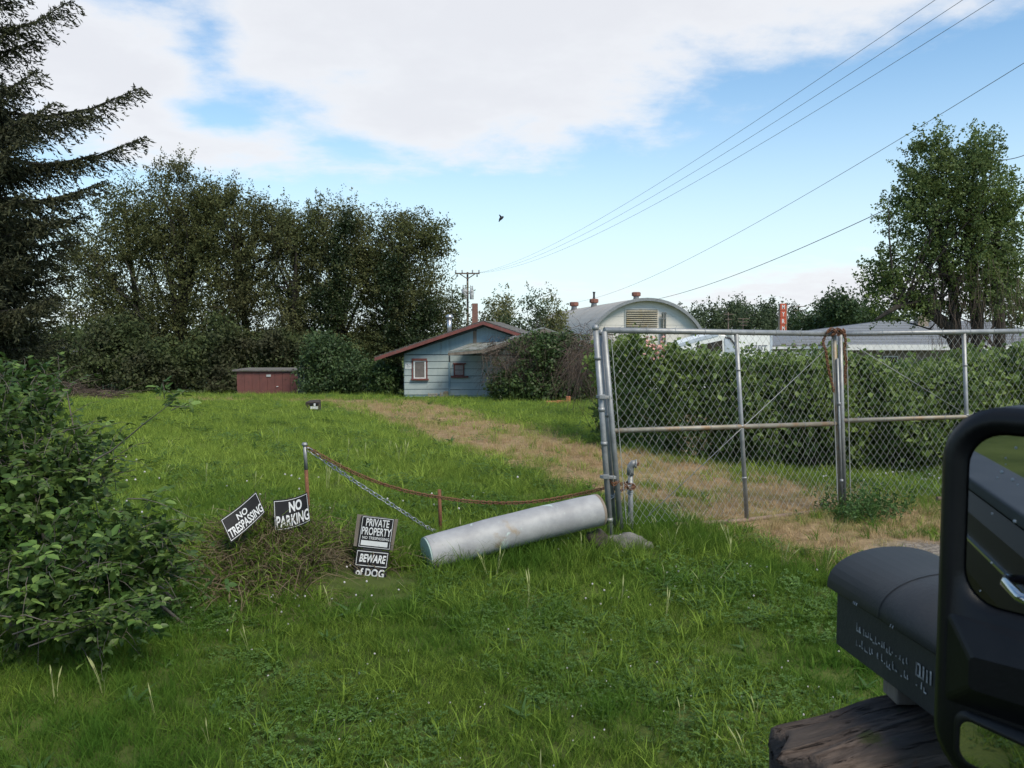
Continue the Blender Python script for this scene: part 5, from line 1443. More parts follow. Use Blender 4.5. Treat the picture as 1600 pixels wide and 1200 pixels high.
# ================================================================ POLES, SIGN, WIRES, BIRD
def power_pole():
    y = 72.0
    b = at(730.5, 560, y); t = at(730.5, 425, y)
    root = thing('power_pole', (b.x, y, gz(b.x, y)), 'wooden power pole with crossarm and two grey transformers behind the blue house', 'power pole')
    k = y / F
    m_ = MB(); m_.tube([(b.x + .02, y, gz(b.x, y) - .5), (t.x, y, t.z)], [2.2 * k, 1.5 * k], 8); m_.build('pole', M['pole'], root, True)
    z = at(730, 427.5, y).z
    MB().box(t.x - 19 * k, t.x + 19 * k, y - .28, y - .14, z - 1.1 * k, z + 1.0 * k).build('crossarm', M['pole'], root)
    for s in (-1, 1): MB().bar((t.x + s * 11.5 * k, y - .21, z - 1 * k), (t.x + s * .5 * k, y - .16, z - 8 * k), .06, .08).build('brace', M['pole'], root)
    for s in (-18, -8, 8, 18): MB().tube2(Vector((t.x + s * k, y - .21, z + .9 * k)), Vector((0, 0, 1)), [(.03, 0), (.07, .06), (.05, .14), (.08, .2), (.03, .27)], 8).build('insulator', M['grey_box'], root, True)
    for px, w_, py0, py1 in ((726, 4.2, 452, 468), (737.5, 3.2, 453.5, 468)):
        p, q = at(px, py0, y), at(px, py1, y)
        tr_ = MB().tube2(Vector((p.x, y - .45, q.z)), Vector((0, 0, 1)), [(w_ * k * .94, 0), (w_ * k, .04), (w_ * k, p.z - q.z - .06), (w_ * k * .8, p.z - q.z)], 14).build('transformer', M['grey_box'], root, True)
        for s in (-.4, .4): MB().tube2(Vector((p.x + s * w_ * k, y - .45, p.z)), Vector((0, 0, 1)), [(.05, 0), (.07, .1), (.04, .2), (.06, .3), (.02, .38)], 6).build('bushing', M['grey_box'], tr_, True)
    for s in (-16, 15): MB().tube2(Vector((t.x + s * k, y - .21, z - 5.5 * k)), Vector((0, 0, 1)), [(.04, 0), (.06, .1), (.03, 4.2 * k)], 6).build('fuse_cutout', M['cable'], root)
power_pole()
def thin_pole(px, y, pt, arms, lb, w_=1.3):
    t, b = at(px, pt, y), at(px, 560, y); k = y / F
    root = thing('utility_pole', (b.x, y, gz(b.x, y)), lb, 'utility pole', 'thin poles far beyond the gate')
    MB().tube([(b.x, y, gz(b.x, y) - .3), (t.x, y, t.z)], [w_ * 1.2 * k, w_ * k], 6).build('pole', M['pole'], root, True)
    for (py, h) in arms:
        z = at(px, py, y).z; MB().box(t.x - h * k, t.x + h * k, y - .3, y - .16, z - .5 * k, z + .5 * k).build('crossarm', M['pole'], root)
thin_pole(1138, 96, 488, [(491, 8), (499, 5)], 'thin pale pole with a crossarm above the camper roof', .9)
thin_pole(1161, 98, 498, [(498, 9), (503, 8), (508, 6)], 'short pole with three crossarms above the white trailer', .8)
thin_pole(1247.5, 90, 477, [(479, 9), (485, 8)], 'dark pole with two crossarms right of the red letter sign', 1.2)
def letter_sign():
    y = 84.0
    a, b = at(1219.2, 474.2, y), at(1228.3, 540, y)
    root = thing('letter_sign', ((a.x + b.x) / 2, y, gz(a.x, y)), 'tall narrow red sign with stacked white letters beyond the trailer', 'sign')
    MB().box(a.x - .06, b.x + .06, y + .02, y + .35, gz(a.x, y) - .2, a.z).build('pylon', M['tanwall'], root)
    for i, ch in enumerate('MYRM'):
        p, q = at(1219.2, 474.4 + 11.1 * i, y), at(1228.3, 474.4 + 11.1 * i + 10.5, y)
        pl = MB().box(p.x, q.x, y - .06, y + .018, q.z, p.z).build('sign_panel', M['orange_sign'], root)
        s = Sheet(p + Vector((.13, -.065, -.1)), Vector((q.x - .13, y - .065, p.z - .1)), q + Vector((-.13, -.065, .1)), Vector((p.x + .13, y - .065, q.z + .1)))
        m_ = MB(); s.text(m_, ch, .1, .9, .06, .94, .01, .03); m_.build('letter', M['white'], pl)
    p = at(1231, 475.5, y); MB().bar((b.x, y, p.z), (p.x + .2, y, p.z), .08, .1).build('bracket', M['cable'], root)
letter_sign()
def wire(pa, pb, sag, rad, lb, grp='overhead wires'):
    wm = M['cable'] if rad > .009 else M['wire_air']
    a, b = Vector(pa), Vector(pb)
    pts = [a.lerp(b, i / 40) - Vector((0, 0, 4 * sag * (i / 40) * (1 - i / 40))) for i in range(41)]
    o = MB().tube(pts, [rad] * 41, 4, False).build('overhead_wire', wm, base=a)
    tag(o, lb, 'wire', grp)
wire(at(748, 426, 72), at(1560, -68, 14), .9, .006, 'overhead wire running to the crossarm, topmost of the three together')
wire(at(744, 426.5, 72), at(1620, -77, 14), 1.1, .006, 'overhead wire running to the crossarm, middle one of the three together')
wire(at(736, 427, 72), at(1660, -68, 14), 1.3, .006, 'overhead wire running to the crossarm, lowest of the three together')
wire(at(884, 474, 72), at(1760, -1, 13), 1.0, .007, 'overhead wire crossing the sky alone above the big right tree')
wire(at(1024, 468, 75), at(1460, 291, 31), .5, .017, 'thick dark wire from the arched roof into the big right tree')
wire(at(1545, 247, 29), at(1680, 190, 20), .35, .011, 'dark wire leaving the right side of the big tree')

def crow():
    y = 46.0; p = at(783, 340.5, y); k = y / F
    root = thing('crow', p, 'small black bird flying in the open blue sky', 'bird')
    mb = MB()
    def W(x, z, d=0): return Vector((p.x + x * k, y + d, p.z + z * k))
    mb.tube([W(-3.2, -4.6), W(-2.4, -3.4), W(-1, -1.4), W(1, .4), W(2.4, 1.2), W(3.4, 1.4), W(4.2, 1.1)], [.02, .05, .075, .085, .06, .05, .01], 8)
    mb.build('body', M['feather'], root, True)
    def wing(pts, nm):
        m_ = MB(); n = len(pts)
        m_.prism([W(a, b, c) for a, b, c in pts], (0, .02, 0)); m_.build(nm, M['feather'], root)
    wing([(-.6, -.6, 0), (1, .6, 0), (.3, 2.6, -.1), (-1.6, 4.0, -.25), (-3.4, 3.8, -.3), (-3.2, 3.0, -.3), (-2.6, 2.8, -.25), (-2.6, 2.0, -.2), (-1.8, 1.4, -.1)], 'wing')
    wing([(-.8, -.8, .1), (.9, .4, .1), (.6, 1.4, .5), (-.6, 2.0, .8), (-2.0, 1.4, .7), (-1.6, .4, .4)], 'wing')
    wing([(-2.2, -3.2, .02), (-3.0, -4.0, .02), (-4.2, -5.4, .02), (-2.6, -6.0, .02), (-1.9, -4.4, .02)], 'tail')
crow()

# ================================================================ THE GATE
def lean(px_top, px_bot, y, py_top, py_bot):
    return at(px_top, py_top, y), at(px_bot, py_bot, y)
class Leaf:
    """one gate leaf as a slightly skewed rectangle: s along it, h from 0 (foot rail) to 1 (top rail)"""
    def __init__(s, tl, tr, br, bl): s.c = [Vector(v) for v in (tl, tr, br, bl)]
    def p(s, u, h): return s.c[3].lerp(s.c[2], u).lerp(s.c[0].lerp(s.c[1], u), h)
def fabric(lf, n, parent, u0=.005, u1=.995, h0=.02, h1=1.0, barbs=True, seed=1):
    rng = np.random.default_rng(seed)
    A = lf.p(0, 0); Ln = (lf.p(1, 0) - A).length; H = (lf.p(0, 1) - A).length
    nrm = (lf.p(1, 0) - A).cross(lf.p(0, 1) - A).normalized()
    rows = int(H * (h1 - h0) / .050)
    V, Q = [], []; rad = .0015; b = 0
    for i in range(n):
        pts = []
        for j in range(rows + 1):
            u = u0 + (u1 - u0) * (i + ((i + j) % 2) * 1.0) / n
            h = h0 + (h1 - h0) * j / rows
            q = lf.p(min(u, 1), h) + nrm * (.006 * math.sin(u * 37 + h * 9) + .003 * (1 if j % 2 else -1))
            q.z -= .010 * math.sin(u * 11 + 1) * h
            pts.append(q)
        if barbs:
            q = pts[-1]; pts.append(q + Vector((rng.normal(0, .006), 0, .022)))
        for p_, q_ in zip(pts[:-1], pts[1:]):
            d = (q_ - p_).normalized(); w1 = d.cross(nrm) * rad; w2 = nrm * rad
            for c in (p_, q_):
                V += [c + w1, c - w1 * .5 + w2 * .87, c - w1 * .5 - w2 * .87]
            Q += [(b, b + 1, b + 4, b + 3), (b + 1, b + 2, b + 5, b + 4), (b + 2, b, b + 3, b + 5)]; b += 6
    np_obj('chain_link_fabric', np.array([tuple(v) for v in V]), np.array(Q), M['wire'], parent)
def pipe_rail(nm, pts, r, m_, parent, n=10): return MB().tube(pts, r, n).build(nm, m_, parent, True)

LA = Leaf(at(944, 516, 7.58), at(1303, 521.5, 8.78), at(1313, 796, 8.78), at(970, 828, 7.58))
LB = Leaf(at(1312.5, 521.5, 8.82), at(1690, 516, 9.65), at(1700, 768, 9.65), at(1319, 786, 8.82))
def gate_leaf(lf, label, mid, h_mid, brace, foot=(0, 1), seed=1, rust=False):
    f0 = lf.p(.5, 0)
    root = thing('gate_leaf', lf.p(0, 0), label, 'gate', 'leaves of the chain-link gate')
    r = .0245
    ml = M['galv']
    pipe_rail('top_rail', [lf.p(0, 1), lf.p(.5, 1.0), lf.p(1, 1)], r * 1.12, ml, root)
    pipe_rail('middle_rail', [lf.p(0, h_mid[0]), lf.p(mid, (h_mid[0] + h_mid[1]) / 2), lf.p(1, h_mid[1])], r, M['galv_rust'], root)
    pipe_rail('foot_rail', [lf.p(foot[0], .0), lf.p(.5, -.012), lf.p(foot[1], 0)], r, M['foot_rail'], root)
    pipe_rail('stile', [lf.p(0, 0), lf.p(0, .5), lf.p(0, .995)], r * 1.05, ml, root)
    pipe_rail('stile', [lf.p(1, 0), lf.p(1, .5), lf.p(1, .995)], r * 1.05, M['galv_rust'] if rust else ml, root)
    pipe_rail('upright', [lf.p(mid, 0), lf.p(mid, .5), lf.p(mid, .99)], r * .92, ml, root)
    nrm = (lf.p(1, 0) - lf.p(0, 0)).cross(lf.p(0, 1) - lf.p(0, 0)).normalized()
    pipe_rail('brace', [lf.p(*brace[0]) + nrm * .012, lf.p(*brace[1]) + nrm * .012], .0038, M['galv'], root, 6)
    for u in (.02, .98): MB().bar(lf.p(u, .03) + nrm * .02, lf.p(u, .97) + nrm * .02, .018, .005).build('tension_bar', M['wire'], root)
    tm = []
    for i in range(9):           # wire ties round the rails
        u = (i + .5) / 9 + .01 * math.sin(i * 5); h = h_mid[0] + (h_mid[1] - h_mid[0]) * u
        for hh, rr_ in ((1.0, r * 1.2), (h, r * 1.1)):
            c = lf.p(u, hh); d = (lf.p(1, hh) - lf.p(0, hh)).normalized(); e1 = Vector((0, 0, 1)); e2 = d.cross(e1)
            pts = [c + (e1 * math.cos(a) + e2 * math.sin(a)) * (rr_ + .002) + d * .004 * a for a in np.linspace(0, 6.2, 9)]
            pts.append(pts[-1] + e1 * .02 + d * .015)
            tm.append(MB().tube(pts, .0022, 3, False).build('wire_tie', M['wire'], root))
    for h in (.22, .5, .8):
        c = lf.p(mid, h); MB().tube2(c - Vector((0, 0, .01)), Vector((0, 0, 1)), [(r * 1.05, 0), (r * 1.05, .02)], 10).build('upright_band', ml, root, True)
    Ln = (lf.p(1, 0) - lf.p(0, 0)).length
    fabric(lf, int(Ln / .041), root, seed=seed)
    return root
gate_leaf(LA, 'chain-link gate leaf beside the white pipe, hinged at the double post', .538, (.50, .492), ((.10, .05), (.98, .94)), foot=(.22, .9), seed=2, rust=True)
gate_leaf(LB, 'chain-link gate leaf running off behind the black mirror', .49, (.49, .49), ((.06, .92), (.49, .50)), foot=(.36, 1), seed=3)

def gate_post(label, top, bot, r, extra):
    root = thing('gate_post', bot, label, 'post', 'steel posts of the gate')
    t, b = Vector(top), Vector(bot)
    MB().tube([b - (t - b).normalized() * .15, b.lerp(t, .5), t], r, 12).build('pole', M['galv'], root, True)
    cp = MB(); cp.tube2(t, (t - b).normalized(), [(r * 1.15, -.02), (r * 1.15, .008), (r * .8, .022), (r * .3, .03)], 12); cp.build('cap', M['galv'], root, True)
    for h in extra:
        c = b.lerp(t, h)
        MB().tube2(c - Vector((0, 0, .018)), Vector((0, 0, 1)), [(r * 1.18, 0), (r * 1.18, .036)], 12).build('band', M['galv'], root, True)
    return root
p_top, p_bot = at(930.5, 512, 7.5), at(955, 842, 7.5); p_bot.z = gz(p_bot.x, 7.5)
gp = gate_post('thick steel gate post with two hinge clamps, leftmost of the gate', p_top, p_bot, .026, (.86, .62, .46, .1))
p2t, p2b = at(939, 520, 7.66), at(962, 834, 7.66); p2b.z = gz(p2b.x, 7.66)
gp2 = gate_post('thinner steel post tight against the thick hinge post', p2t, p2b, .018, (.6, .2))
for (px, py) in ((945, 620), (951, 745)):
    a, b = at(px - 12, py, 7.47), at(px + 10, py + 1, 7.53)
    h_ = MB(); h_.bar(a, b, .05, .028); h_.bar(at(px - 9, py, 7.45), at(px + 1, py, 7.45), .018, .04)
    h_.build('hinge_clamp', M['galv'], gp, bevel=.004)
    MB().tube([at(px + 8, py - 2, 7.46), at(px + 8, py + 3, 7.46)], .008, 8).build('hinge_bolt', M['wire'], gp)
# centre stop pipes: second thin post pair at the meeting of the two leaves
a, b = at(1308.5, 560, 8.74), at(1316.5, 790, 8.74); b.z = gz(b.x, 8.74)
dr = thing('drop_rod', b, 'thin steel drop rod standing where the two gate leaves meet', 'rod')
MB().tube([b, a], .012, 8).build('rod', M['galv'], dr, True)
for f in (.2, .7): MB().tube2(b.lerp(a, f), Vector((0, 0, 1)), [(.02, 0), (.02, .03)], 8).build('guide', M['galv'], dr, True)

# ---- chains
def link_mesh(nm, m_, L_, W_, r):
    V, Fq = [], []; n = 10; k = 3
    for i in range(n):
        a = 2 * PI * i / n; cx, cy = math.cos(a), math.sin(a)
        x = cx * W_ / 2 + (math.copysign((L_ - W_) / 2, cx) if abs(cx) > .02 else 0)
        x = (L_ - W_) / 2 * (1 if cx > 0 else -1) + cx * W_ / 2; y = cy * W_ / 2
        for j in range(k):
            b = 2 * PI * j / k + .5; V.append((x + cx * r * math.cos(b), y + cy * r * math.cos(b), r * math.sin(b)))
    for i in range(n):
        for j in range(k):
            Fq.append((i * k + j, ((i + 1) % n) * k + j, ((i + 1) % n) * k + (j + 1) % k, i * k + (j + 1) % k))
    me = bpy.data.meshes.new(nm); me.from_pydata(V, [], Fq); me.materials.append(m_)
    me.polygons.foreach_set('use_smooth', [True] * len(Fq))
    return me
LINKS = {'rust': link_mesh('link', M['chain_rust'], .048, .030, .0052), 'silver': link_mesh('link', M['chain_silver'], .060, .036, .0052), 'fine': link_mesh('link', M['chain_rust'], .040, .026, .0055)}
def chain(label, pts, kind, pitch, sag=0.0, base=None, seed=0, twist=PI / 2):
    rng = random.Random(seed)
    dense = []
    for a, b in zip(pts[:-1], pts[1:]):
        a, b = Vector(a), Vector(b); k = 30
        for i in range(k):
            t = i / k; dense.append(a.lerp(b, t) - Vector((0, 0, 4 * sag * t * (1 - t))))
    dense.append(Vector(pts[-1]))
    root = thing('chain', dense[0], label, 'chain')
    acc = pitch / 2; d_ = 0.0; i = 0
    pos = []
    for p_, q_ in zip(dense[:-1], dense[1:]):
        l = (q_ - p_).length
        while acc <= d_ + l and l > 1e-9:
            t = (acc - d_) / l; pos.append((p_.lerp(q_, t), (q_ - p_).normalized())); acc += pitch
        d_ += l
    for i, (p_, d) in enumerate(pos):
        x_ = (d + Vector((rng.uniform(-.08, .08), 0, rng.uniform(-.08, .08)))).normalized()
        up = Vector((0, 0, 1)) if abs(x_.z) < .9 else Vector((1, 0, 0))
        y_ = up.cross(x_).normalized(); z_ = x_.cross(y_)
        an = (PI / 4 if i % 2 else -PI / 4) + rng.uniform(-.25, .25)
        y2 = y_ * math.cos(an) + z_ * math.sin(an); z2 = x_.cross(y2)
        m_ = Matrix(((x_.x, y2.x, z2.x, p_.x), (x_.y, y2.y, z2.y, p_.y), (x_.z, y2.z, z2.z, p_.z), (0, 0, 0, 1)))
        inst('link', LINKS[kind], m_, root)
    return root
def curve(pxs, y0, y1):          # a smooth hanging line through pixels, depth from y0 to y1
    n = len(pxs); P_ = [at(a, b, y0 + (y1 - y0) * i / (n - 1)) for i, (a, b) in enumerate(pxs)]
    out = []
    for i in range(n - 1):
        p0, p1, p2, p3 = P_[max(i - 1, 0)], P_[i], P_[i + 1], P_[min(i + 2, n - 1)]
        for k in range(8):
            t = k / 8
            out.append(.5 * ((2 * p1) + (p2 - p0) * t + (2 * p0 - 5 * p1 + 4 * p2 - p3) * t * t + (3 * p1 - p0 - 3 * p2 + p3) * t ** 3))
    out.append(P_[-1]); return out
chain('rusty orange chain sagging from the tall stake across to the gate posts', curve([(480, 699), (520, 722), (570, 746), (630, 766), (686, 777), (740, 784), (800, 786), (850, 782), (895, 774), (940, 764), (985, 753)], 7.0, 7.86), 'rust', .030, seed=1)
chain('bright silver chain dropping from the tall stake to the foot of the short stake', curve([(480, 701), (530, 736), (580, 769), (630, 800), (664, 822), (688, 834)], 6.99, 7.8), 'silver', .047, seed=2)
chain('silver chain looped low between the gate post and the elbow pipe', curve([(946, 782), (962, 772), (978, 762), (990, 757)], 7.6, 7.8), 'silver', .047, seed=3)
chain('rusty chain knotted round the hinge clamp beside the elbow pipe', curve([(950, 746), (958, 757), (966, 752), (962, 764), (972, 766), (978, 758), (984, 764), (992, 760), (984, 756)], 7.5, 7.78), 'fine', .020, seed=4)
chain('rusty chain draped over the top where the gate leaves meet', curve([(1303, 612), (1298, 592), (1293, 570), (1290, 548), (1286, 536), (1290, 524), (1297, 517), (1306, 520), (1312, 516), (1318, 520), (1321, 532), (1319, 548), (1322, 566), (1320, 584), (1321, 600)], 8.70, 8.74), 'fine', .024, seed=5)
chain('rusty chain bundled on the top rail where the gate leaves meet', curve([(1292, 520), (1299, 514), (1306, 519), (1300, 524), (1308, 514), (1315, 519), (1310, 523), (1318, 515), (1319, 522)], 8.68, 8.74), 'fine', .018, seed=6)

# ---- stakes, elbow pipe, concrete lump, white pipe
def stake(label, px0, py0, px1, py1, y, r, tip):
    t, b = at(px0, py0, y), at(px1, py1, y); b.z = gz(b.x, y)
    root = thing('iron_stake', b, label, 'stake', 'rusty stakes holding the chains')
    MB().tube([b - (t - b) * .12, b.lerp(t, .7 if tip else 1)], r, 8).build('lower_shaft', M['rust'], root, True)
    if tip:
        MB().tube([b.lerp(t, .702), t], r * .95, 8).build('bare_steel_top', M['galv'], root, True)
        MB().tube2(t - Vector((0, 0, .012)), Vector((0, 0, 1)), [(r * 1.5, 0), (r * 1.6, .012), (r * 1.0, .026)], 8).build('knob', M['galv'], root, True)
stake('tall rusty stake with a bare steel top behind the no parking sign', 476, 694, 484, 858, 7.0, .016, True)
stake('short thin rusty stake holding up the middle of the rusty chain', 686.5, 765, 688.5, 834, 7.8, .017, False)
def elbow_pipe():
    y = 7.82; b = at(986, 836, y); b.z = gz(b.x, y)
    root = thing('elbow_pipe', b, 'short upright steel pipe with an elbow on top, in front of the gate', 'pipe')
    t = at(985, 735, y)
    MB().tube([b - Vector((0, 0, .1)), t], .024, 12).build('upright', M['galv'], root, True)
    c = at(986, 727, y); e = Vector((c.x + .038, y - .012, c.z + .022))
    el_ = MB().tube([t - Vector((0, 0, .045)), t + Vector((0, 0, .01)), t + Vector((.004, 0, .04)), t + Vector((.022, -.004, .062)), t + Vector((.048, -.01, .066))], [.034, .034, .036, .036, .036], 14).build('elbow', M['galv'], root, True)
    MB().tube2(t + Vector((.045, -.01, .066)), Vector((1, -.2, 0)), [(.042, 0), (.042, .014)], 14).build('collar', M['galv'], el_, True)
    MB().tube2(t + Vector((.0595, -.0125, .066)), Vector((1, -.2, 0)), [(.018, 0), (.018, .016)], 6).build('plug', M['rust'], el_)
    for dz in (-.19, -.205, -.222):
        MB().tube2(t + Vector((0, 0, dz)), Vector((0, 0, 1)), [(.029, 0), (.029, .009)], 10).build('wire_wrap', M['wire'], root, True)
elbow_pipe()
def lump(name, c, rx, ry, rz, m_, label, cat, seed=1, sub=3, amp=.22):
    bm = bmesh.new(); bmesh.ops.create_icosphere(bm, subdivisions=sub, radius=1)
    rng = random.Random(seed); ph = [rng.uniform(0, 6) for _ in range(6)]
    for v in bm.verts:
        p = v.co; f = 1 + amp * (math.sin(p.x * 3 + ph[0]) * math.sin(p.y * 3.3 + ph[1]) + .5 * math.sin(p.z * 6 + p.x * 5 + ph[2]) + .3 * math.sin(p.y * 11 + p.z * 9 + ph[3]))
        v.co = Vector((p.x * rx * f, p.y * ry * f, p.z * rz * f))
    me = bpy.data.meshes.new(name); bm.to_mesh(me); bm.free(); me.materials.append(m_)
    me.polygons.foreach_set('use_smooth', [True] * len(me.polygons))
    o = bpy.data.objects.new(name, me); link(o); o.location = c; tag(o, label, cat); return o
c = ghit(982, 856); lump('concrete_footing', c + Vector((0, .05, .0)), .17, .13, .12, M['concrete'], 'rough grey concrete footing at the base of the elbow pipe', 'concrete', 3)
c = ghit(1012, 858); lump('concrete_chunk', c + Vector((0, .05, .0)), .07, .07, .05, M['concrete'], 'small broken chunk of concrete beside the footing, right', 'concrete', 5)

def white_pipe():
    a, b = at(668, 866, 6.62), at(934, 797, 7.28)
    root = thing('steel_pipe', (a.x, a.y, gz(a.x, a.y)), 'fat white-painted steel pipe lying slanted across the grass', 'pipe')
    d = (b - a).normalized(); Ln = (b - a).length; r = .142
    m = bpy.data.materials.new('weathered_white_pipe'); m.use_nodes = True
    t = m.node_tree; q = G(t); bs = t.nodes['Principled BSDF']; bs.inputs['Roughness'].default_value = .55
    tcn = N(t, 'ShaderNodeTexCoord'); O = tcn.outputs['Object']
    col = q.mix(q.smooth(q.noise(O, 4, 6, .65), .3, .7), (.25, .25, .26), (.36, .36, .365))
    col = q.mix(q.smooth(q.noise(O, 5.5, 7, .72, .5), .60, .64), col, (.42, .50, .47))         # flakes of pale mint paint
    col = q.mix(q.smooth(q.noise(O, 3.1, 5, .65, .3), .60, .76), col, (.26, .20, .13))       # rust bloom
    col = q.mix(q.smooth(q.noise(O, 26, 6, .7), .66, .74), col, (.25, .18, .12))
    t.links.new(col, bs.inputs['Base Color'])
    bn = N(t, 'ShaderNodeBump'); bn.inputs['Strength'].default_value = .25; bn.inputs['Distance'].default_value = .01
    t.links.new(q.noise(O, 22, 6, .7), bn.inputs['Height']); t.links.new(bn.outputs[0], bs.inputs['Normal'])
    n = 28; seg = 24
    mb = MB(); u = Vector((0, 0, 1)); u = (u - d * u.dot(d)).normalized(); v = d.cross(u)
    for i in range(seg + 1):
        tt = i / seg; c = a + d * Ln * tt + Vector((0, 0, .018 * math.sin(tt * PI)))
        for k in range(n):
            an = 2 * PI * k / n; rr_ = r * (1 + .006 * math.sin(3 * an + tt * 9) + .008 * math.sin(tt * 23 + an)) * (1 + .02 * (1 - tt))
            mb.v.append(tuple(c + (u * math.cos(an) + v * math.sin(an)) * rr_))
    for i in range(seg):
        for k in range(n): mb.f.append((i * n + k, i * n + (k + 1) % n, (i + 1) * n + (k + 1) % n, (i + 1) * n + k))
    mb.build('barrel', m, root, True)
    mint = mat('pale_mint_paint', (.42, .56, .51), (.50, .57, .53), 8, .6, 0, .2, 40, c3=(.28, .30, .25), s3=6)
    rusty = mat('rusty_rim', (.26, .22, .18), (.17, .13, .10), 12, .8, 0, .4, 60)
    ca = MB(); ca.tube2(a - d * .012, d, [(r * .98, 0), (r * .98, .02), (r * .6, .05), (.01, .055)], n); ca.build('end_cap', mint, root, True)
    rim = MB(); c = b
    for (ro, h) in ((r * 1.004, -.012), (r * 1.008, .012), (r * .90, .012), (r * .90, -.35)):
        for k in range(n):
            an = 2 * PI * k / n; rim.v.append(tuple(c + d * h + (u * math.cos(an) + v * math.sin(an)) * ro))
    for i in range(3):
        for k in range(n): rim.f.append((i * n + k, i * n + (k + 1) % n, (i + 1) * n + (k + 1) % n, (i + 1) * n + k))
    rim.f.append(tuple(3 * n + k for k in range(n)))
    rim.build('end_rim', rusty, root, True)
    pr = b + d * .01 - Vector((0, 0, r + .075))
    lump('pipe_prop', Vector((pr.x - .02, pr.y - .0, gz(pr.x, pr.y) + .04)), .10, .12, .11, M['stump'], 'dark rotten chunk propping up the open end of the white pipe', 'log', 8)
white_pipe()

# ---- the four painted warning signs
def warn_sign(label, sheet, lines, border, extra=None, thick=.004, name='warning_sign'):
    root = thing(name, sheet.p(.5, 1), label, 'sign', 'black warning signs by the chain')
    m_ = MB(); sheet.plate(m_, 0, 1, 0, 1, 0, -thick, 12, 8); m_.build('panel', M['sign_black'], root)
    m_ = MB()
    for (u0, u1, v0, v1, tu, tv) in border: sheet.frame(m_, u0, u1, v0, v1, tu, tv, .0012, .0022)
    if m_.f: m_.build('border_line', M['sign_white'], root)
    for (body, u0, u1, v0, v1, bold, shear) in lines:
        m_ = MB(); sheet.text(m_, body, u0, u1, v0, v1, .0035, bold, shear); m_.build('lettering', M['sign_white'], root)
    if extra:
        m_ = MB(); sheet.plate(m_, *extra, .0014, .0024, 6, 2); m_.build('blank_panel', M['sign_white'], root)
    return root
s1 = Sheet(at(344, 812, 6.05), at(400, 767.5, 6.18), at(414.5, 800.5, 6.16), at(361, 848, 6.02), lambda u, v: Vector((0, .012 * math.sin(u * PI), -.010 * math.sin(u * PI))))
warn_sign('black NO TRESPASSING sign tilted steeply, lying on the weeds', s1, [('NO', .36, .64, .20, .46, .02, 0), ('TRESPASSING', .05, .985, .52, .88, .02, 0)], [(.02, .98, .045, .955, .009, .02)])
s2 = Sheet(at(427, 781.5, 6.42), at(480, 769, 6.50), at(485, 815, 6.47), at(429, 831, 6.38), lambda u, v: Vector((0, .022 * math.sin(u * PI), -.020 * math.sin(u * PI))))
warn_sign('black NO PARKING sign bent and leaning on the tall stake', s2, [('NO', .42, .80, .11, .46, .035, 0), ('PARKING', .06, .985, .52, .90, .022, 0)], [(.02, .98, .04, .955, .012, .016)])
def sign_board():
    y = 6.34
    s = Sheet(at(558, 804.5, y + .06), at(622, 811.5, y + .06), at(613, 862, y + .03), at(552, 853, y + .03))
    foot = at(585, 905, y); foot.z = gz(foot.x, y)
    root = thing('backing_board', foot, 'weathered grey board leaning behind the private property sign', 'board')
    m_ = MB(); s.plate(m_, 0, .24, -.01, 1.0, -.006, -.024, 1, 1); m_.build('plank', M['board'], root)
    m_ = MB(); s.plate(m_, .245, .72, .0, 2.1, -.007, -.024, 1, 1); m_.build('plank', M['board'], root)
    m_ = MB(); s.plate(m_, .725, 1, .01, .97, -.006, -.022, 1, 1); m_.build('plank', M['board'], root)
    s3 = Sheet(at(565, 805.5, y + .05), at(616.5, 811, y + .05), at(609.5, 860.5, y + .03), at(557.5, 855, y + .03))
    warn_sign('black PRIVATE PROPERTY sign with a blank white strip, on the grey board', s3,
              [('PRIVATE', .17, .87, .06, .30, .02, 0), ('PROPERTY', .08, .96, .33, .58, .02, 0), ('NO TRESPASSING', .12, .93, .62, .71, .012, 0)], [(.045, .975, .015, .965, .014, .016)], (.10, .90, .755, .91))
    s4 = Sheet(at(557.4, 857, y + .02), at(608.5, 862, y + .02), at(602.5, 906, y - .02), at(551.5, 901, y - .02))
    warn_sign('black BEWARE of DOG sign half sunk in the grass under the private property sign', s4,
              [('BEWARE', .12, .93, .16, .45, .03, .18), ('of DOG', .06, .93, .66, .95, .03, 0)], [(.03, .97, .06, .58, .014, .022)])
sign_board()

# ---- the dark stump with the number plate, far out in the grass
def stump():
    p = ghit(488, 644); y = p.y; p.z += .06
    root = thing('painted_stump', p, 'dark brown stump with a black and white plate, out in the green field', 'stump')
    k = y / F
    m_ = MB(); m_.hexa([(p.x - 10.5 * k, y, p.z - .1), (p.x + 10.5 * k, y, p.z - .1), (p.x + 10 * k, y + .4, p.z - .1), (p.x - 10 * k, y + .4, p.z - .1), (p.x - 11 * k, y - .02, p.z + 13 * k), (p.x + 11 * k, y - .02, p.z + 13 * k), (p.x + 9 * k, y + .4, p.z + 15.5 * k), (p.x - 9 * k, y + .4, p.z + 14.5 * k)])
    m_.build('block', M['stump'], root, bevel=.03)
    MB().box(p.x - 3 * k, p.x + 9.5 * k, y - .06, y - .024, p.z + 6.6 * k, p.z + 11.5 * k).build('dark_plate', M['sign_black'], root)
    MB().box(p.x + 3.2 * k, p.x + 6 * k, y - .07, y - .062, p.z + 7 * k, p.z + 11 * k).build('white_mark', M['sign_white'], root)
    MB().box(p.x - 2 * k, p.x + 9.5 * k, y - .065, y - .024, p.z + 2.0 * k, p.z + 6.2 * k).build('pale_plate', M['sign_white'], root)
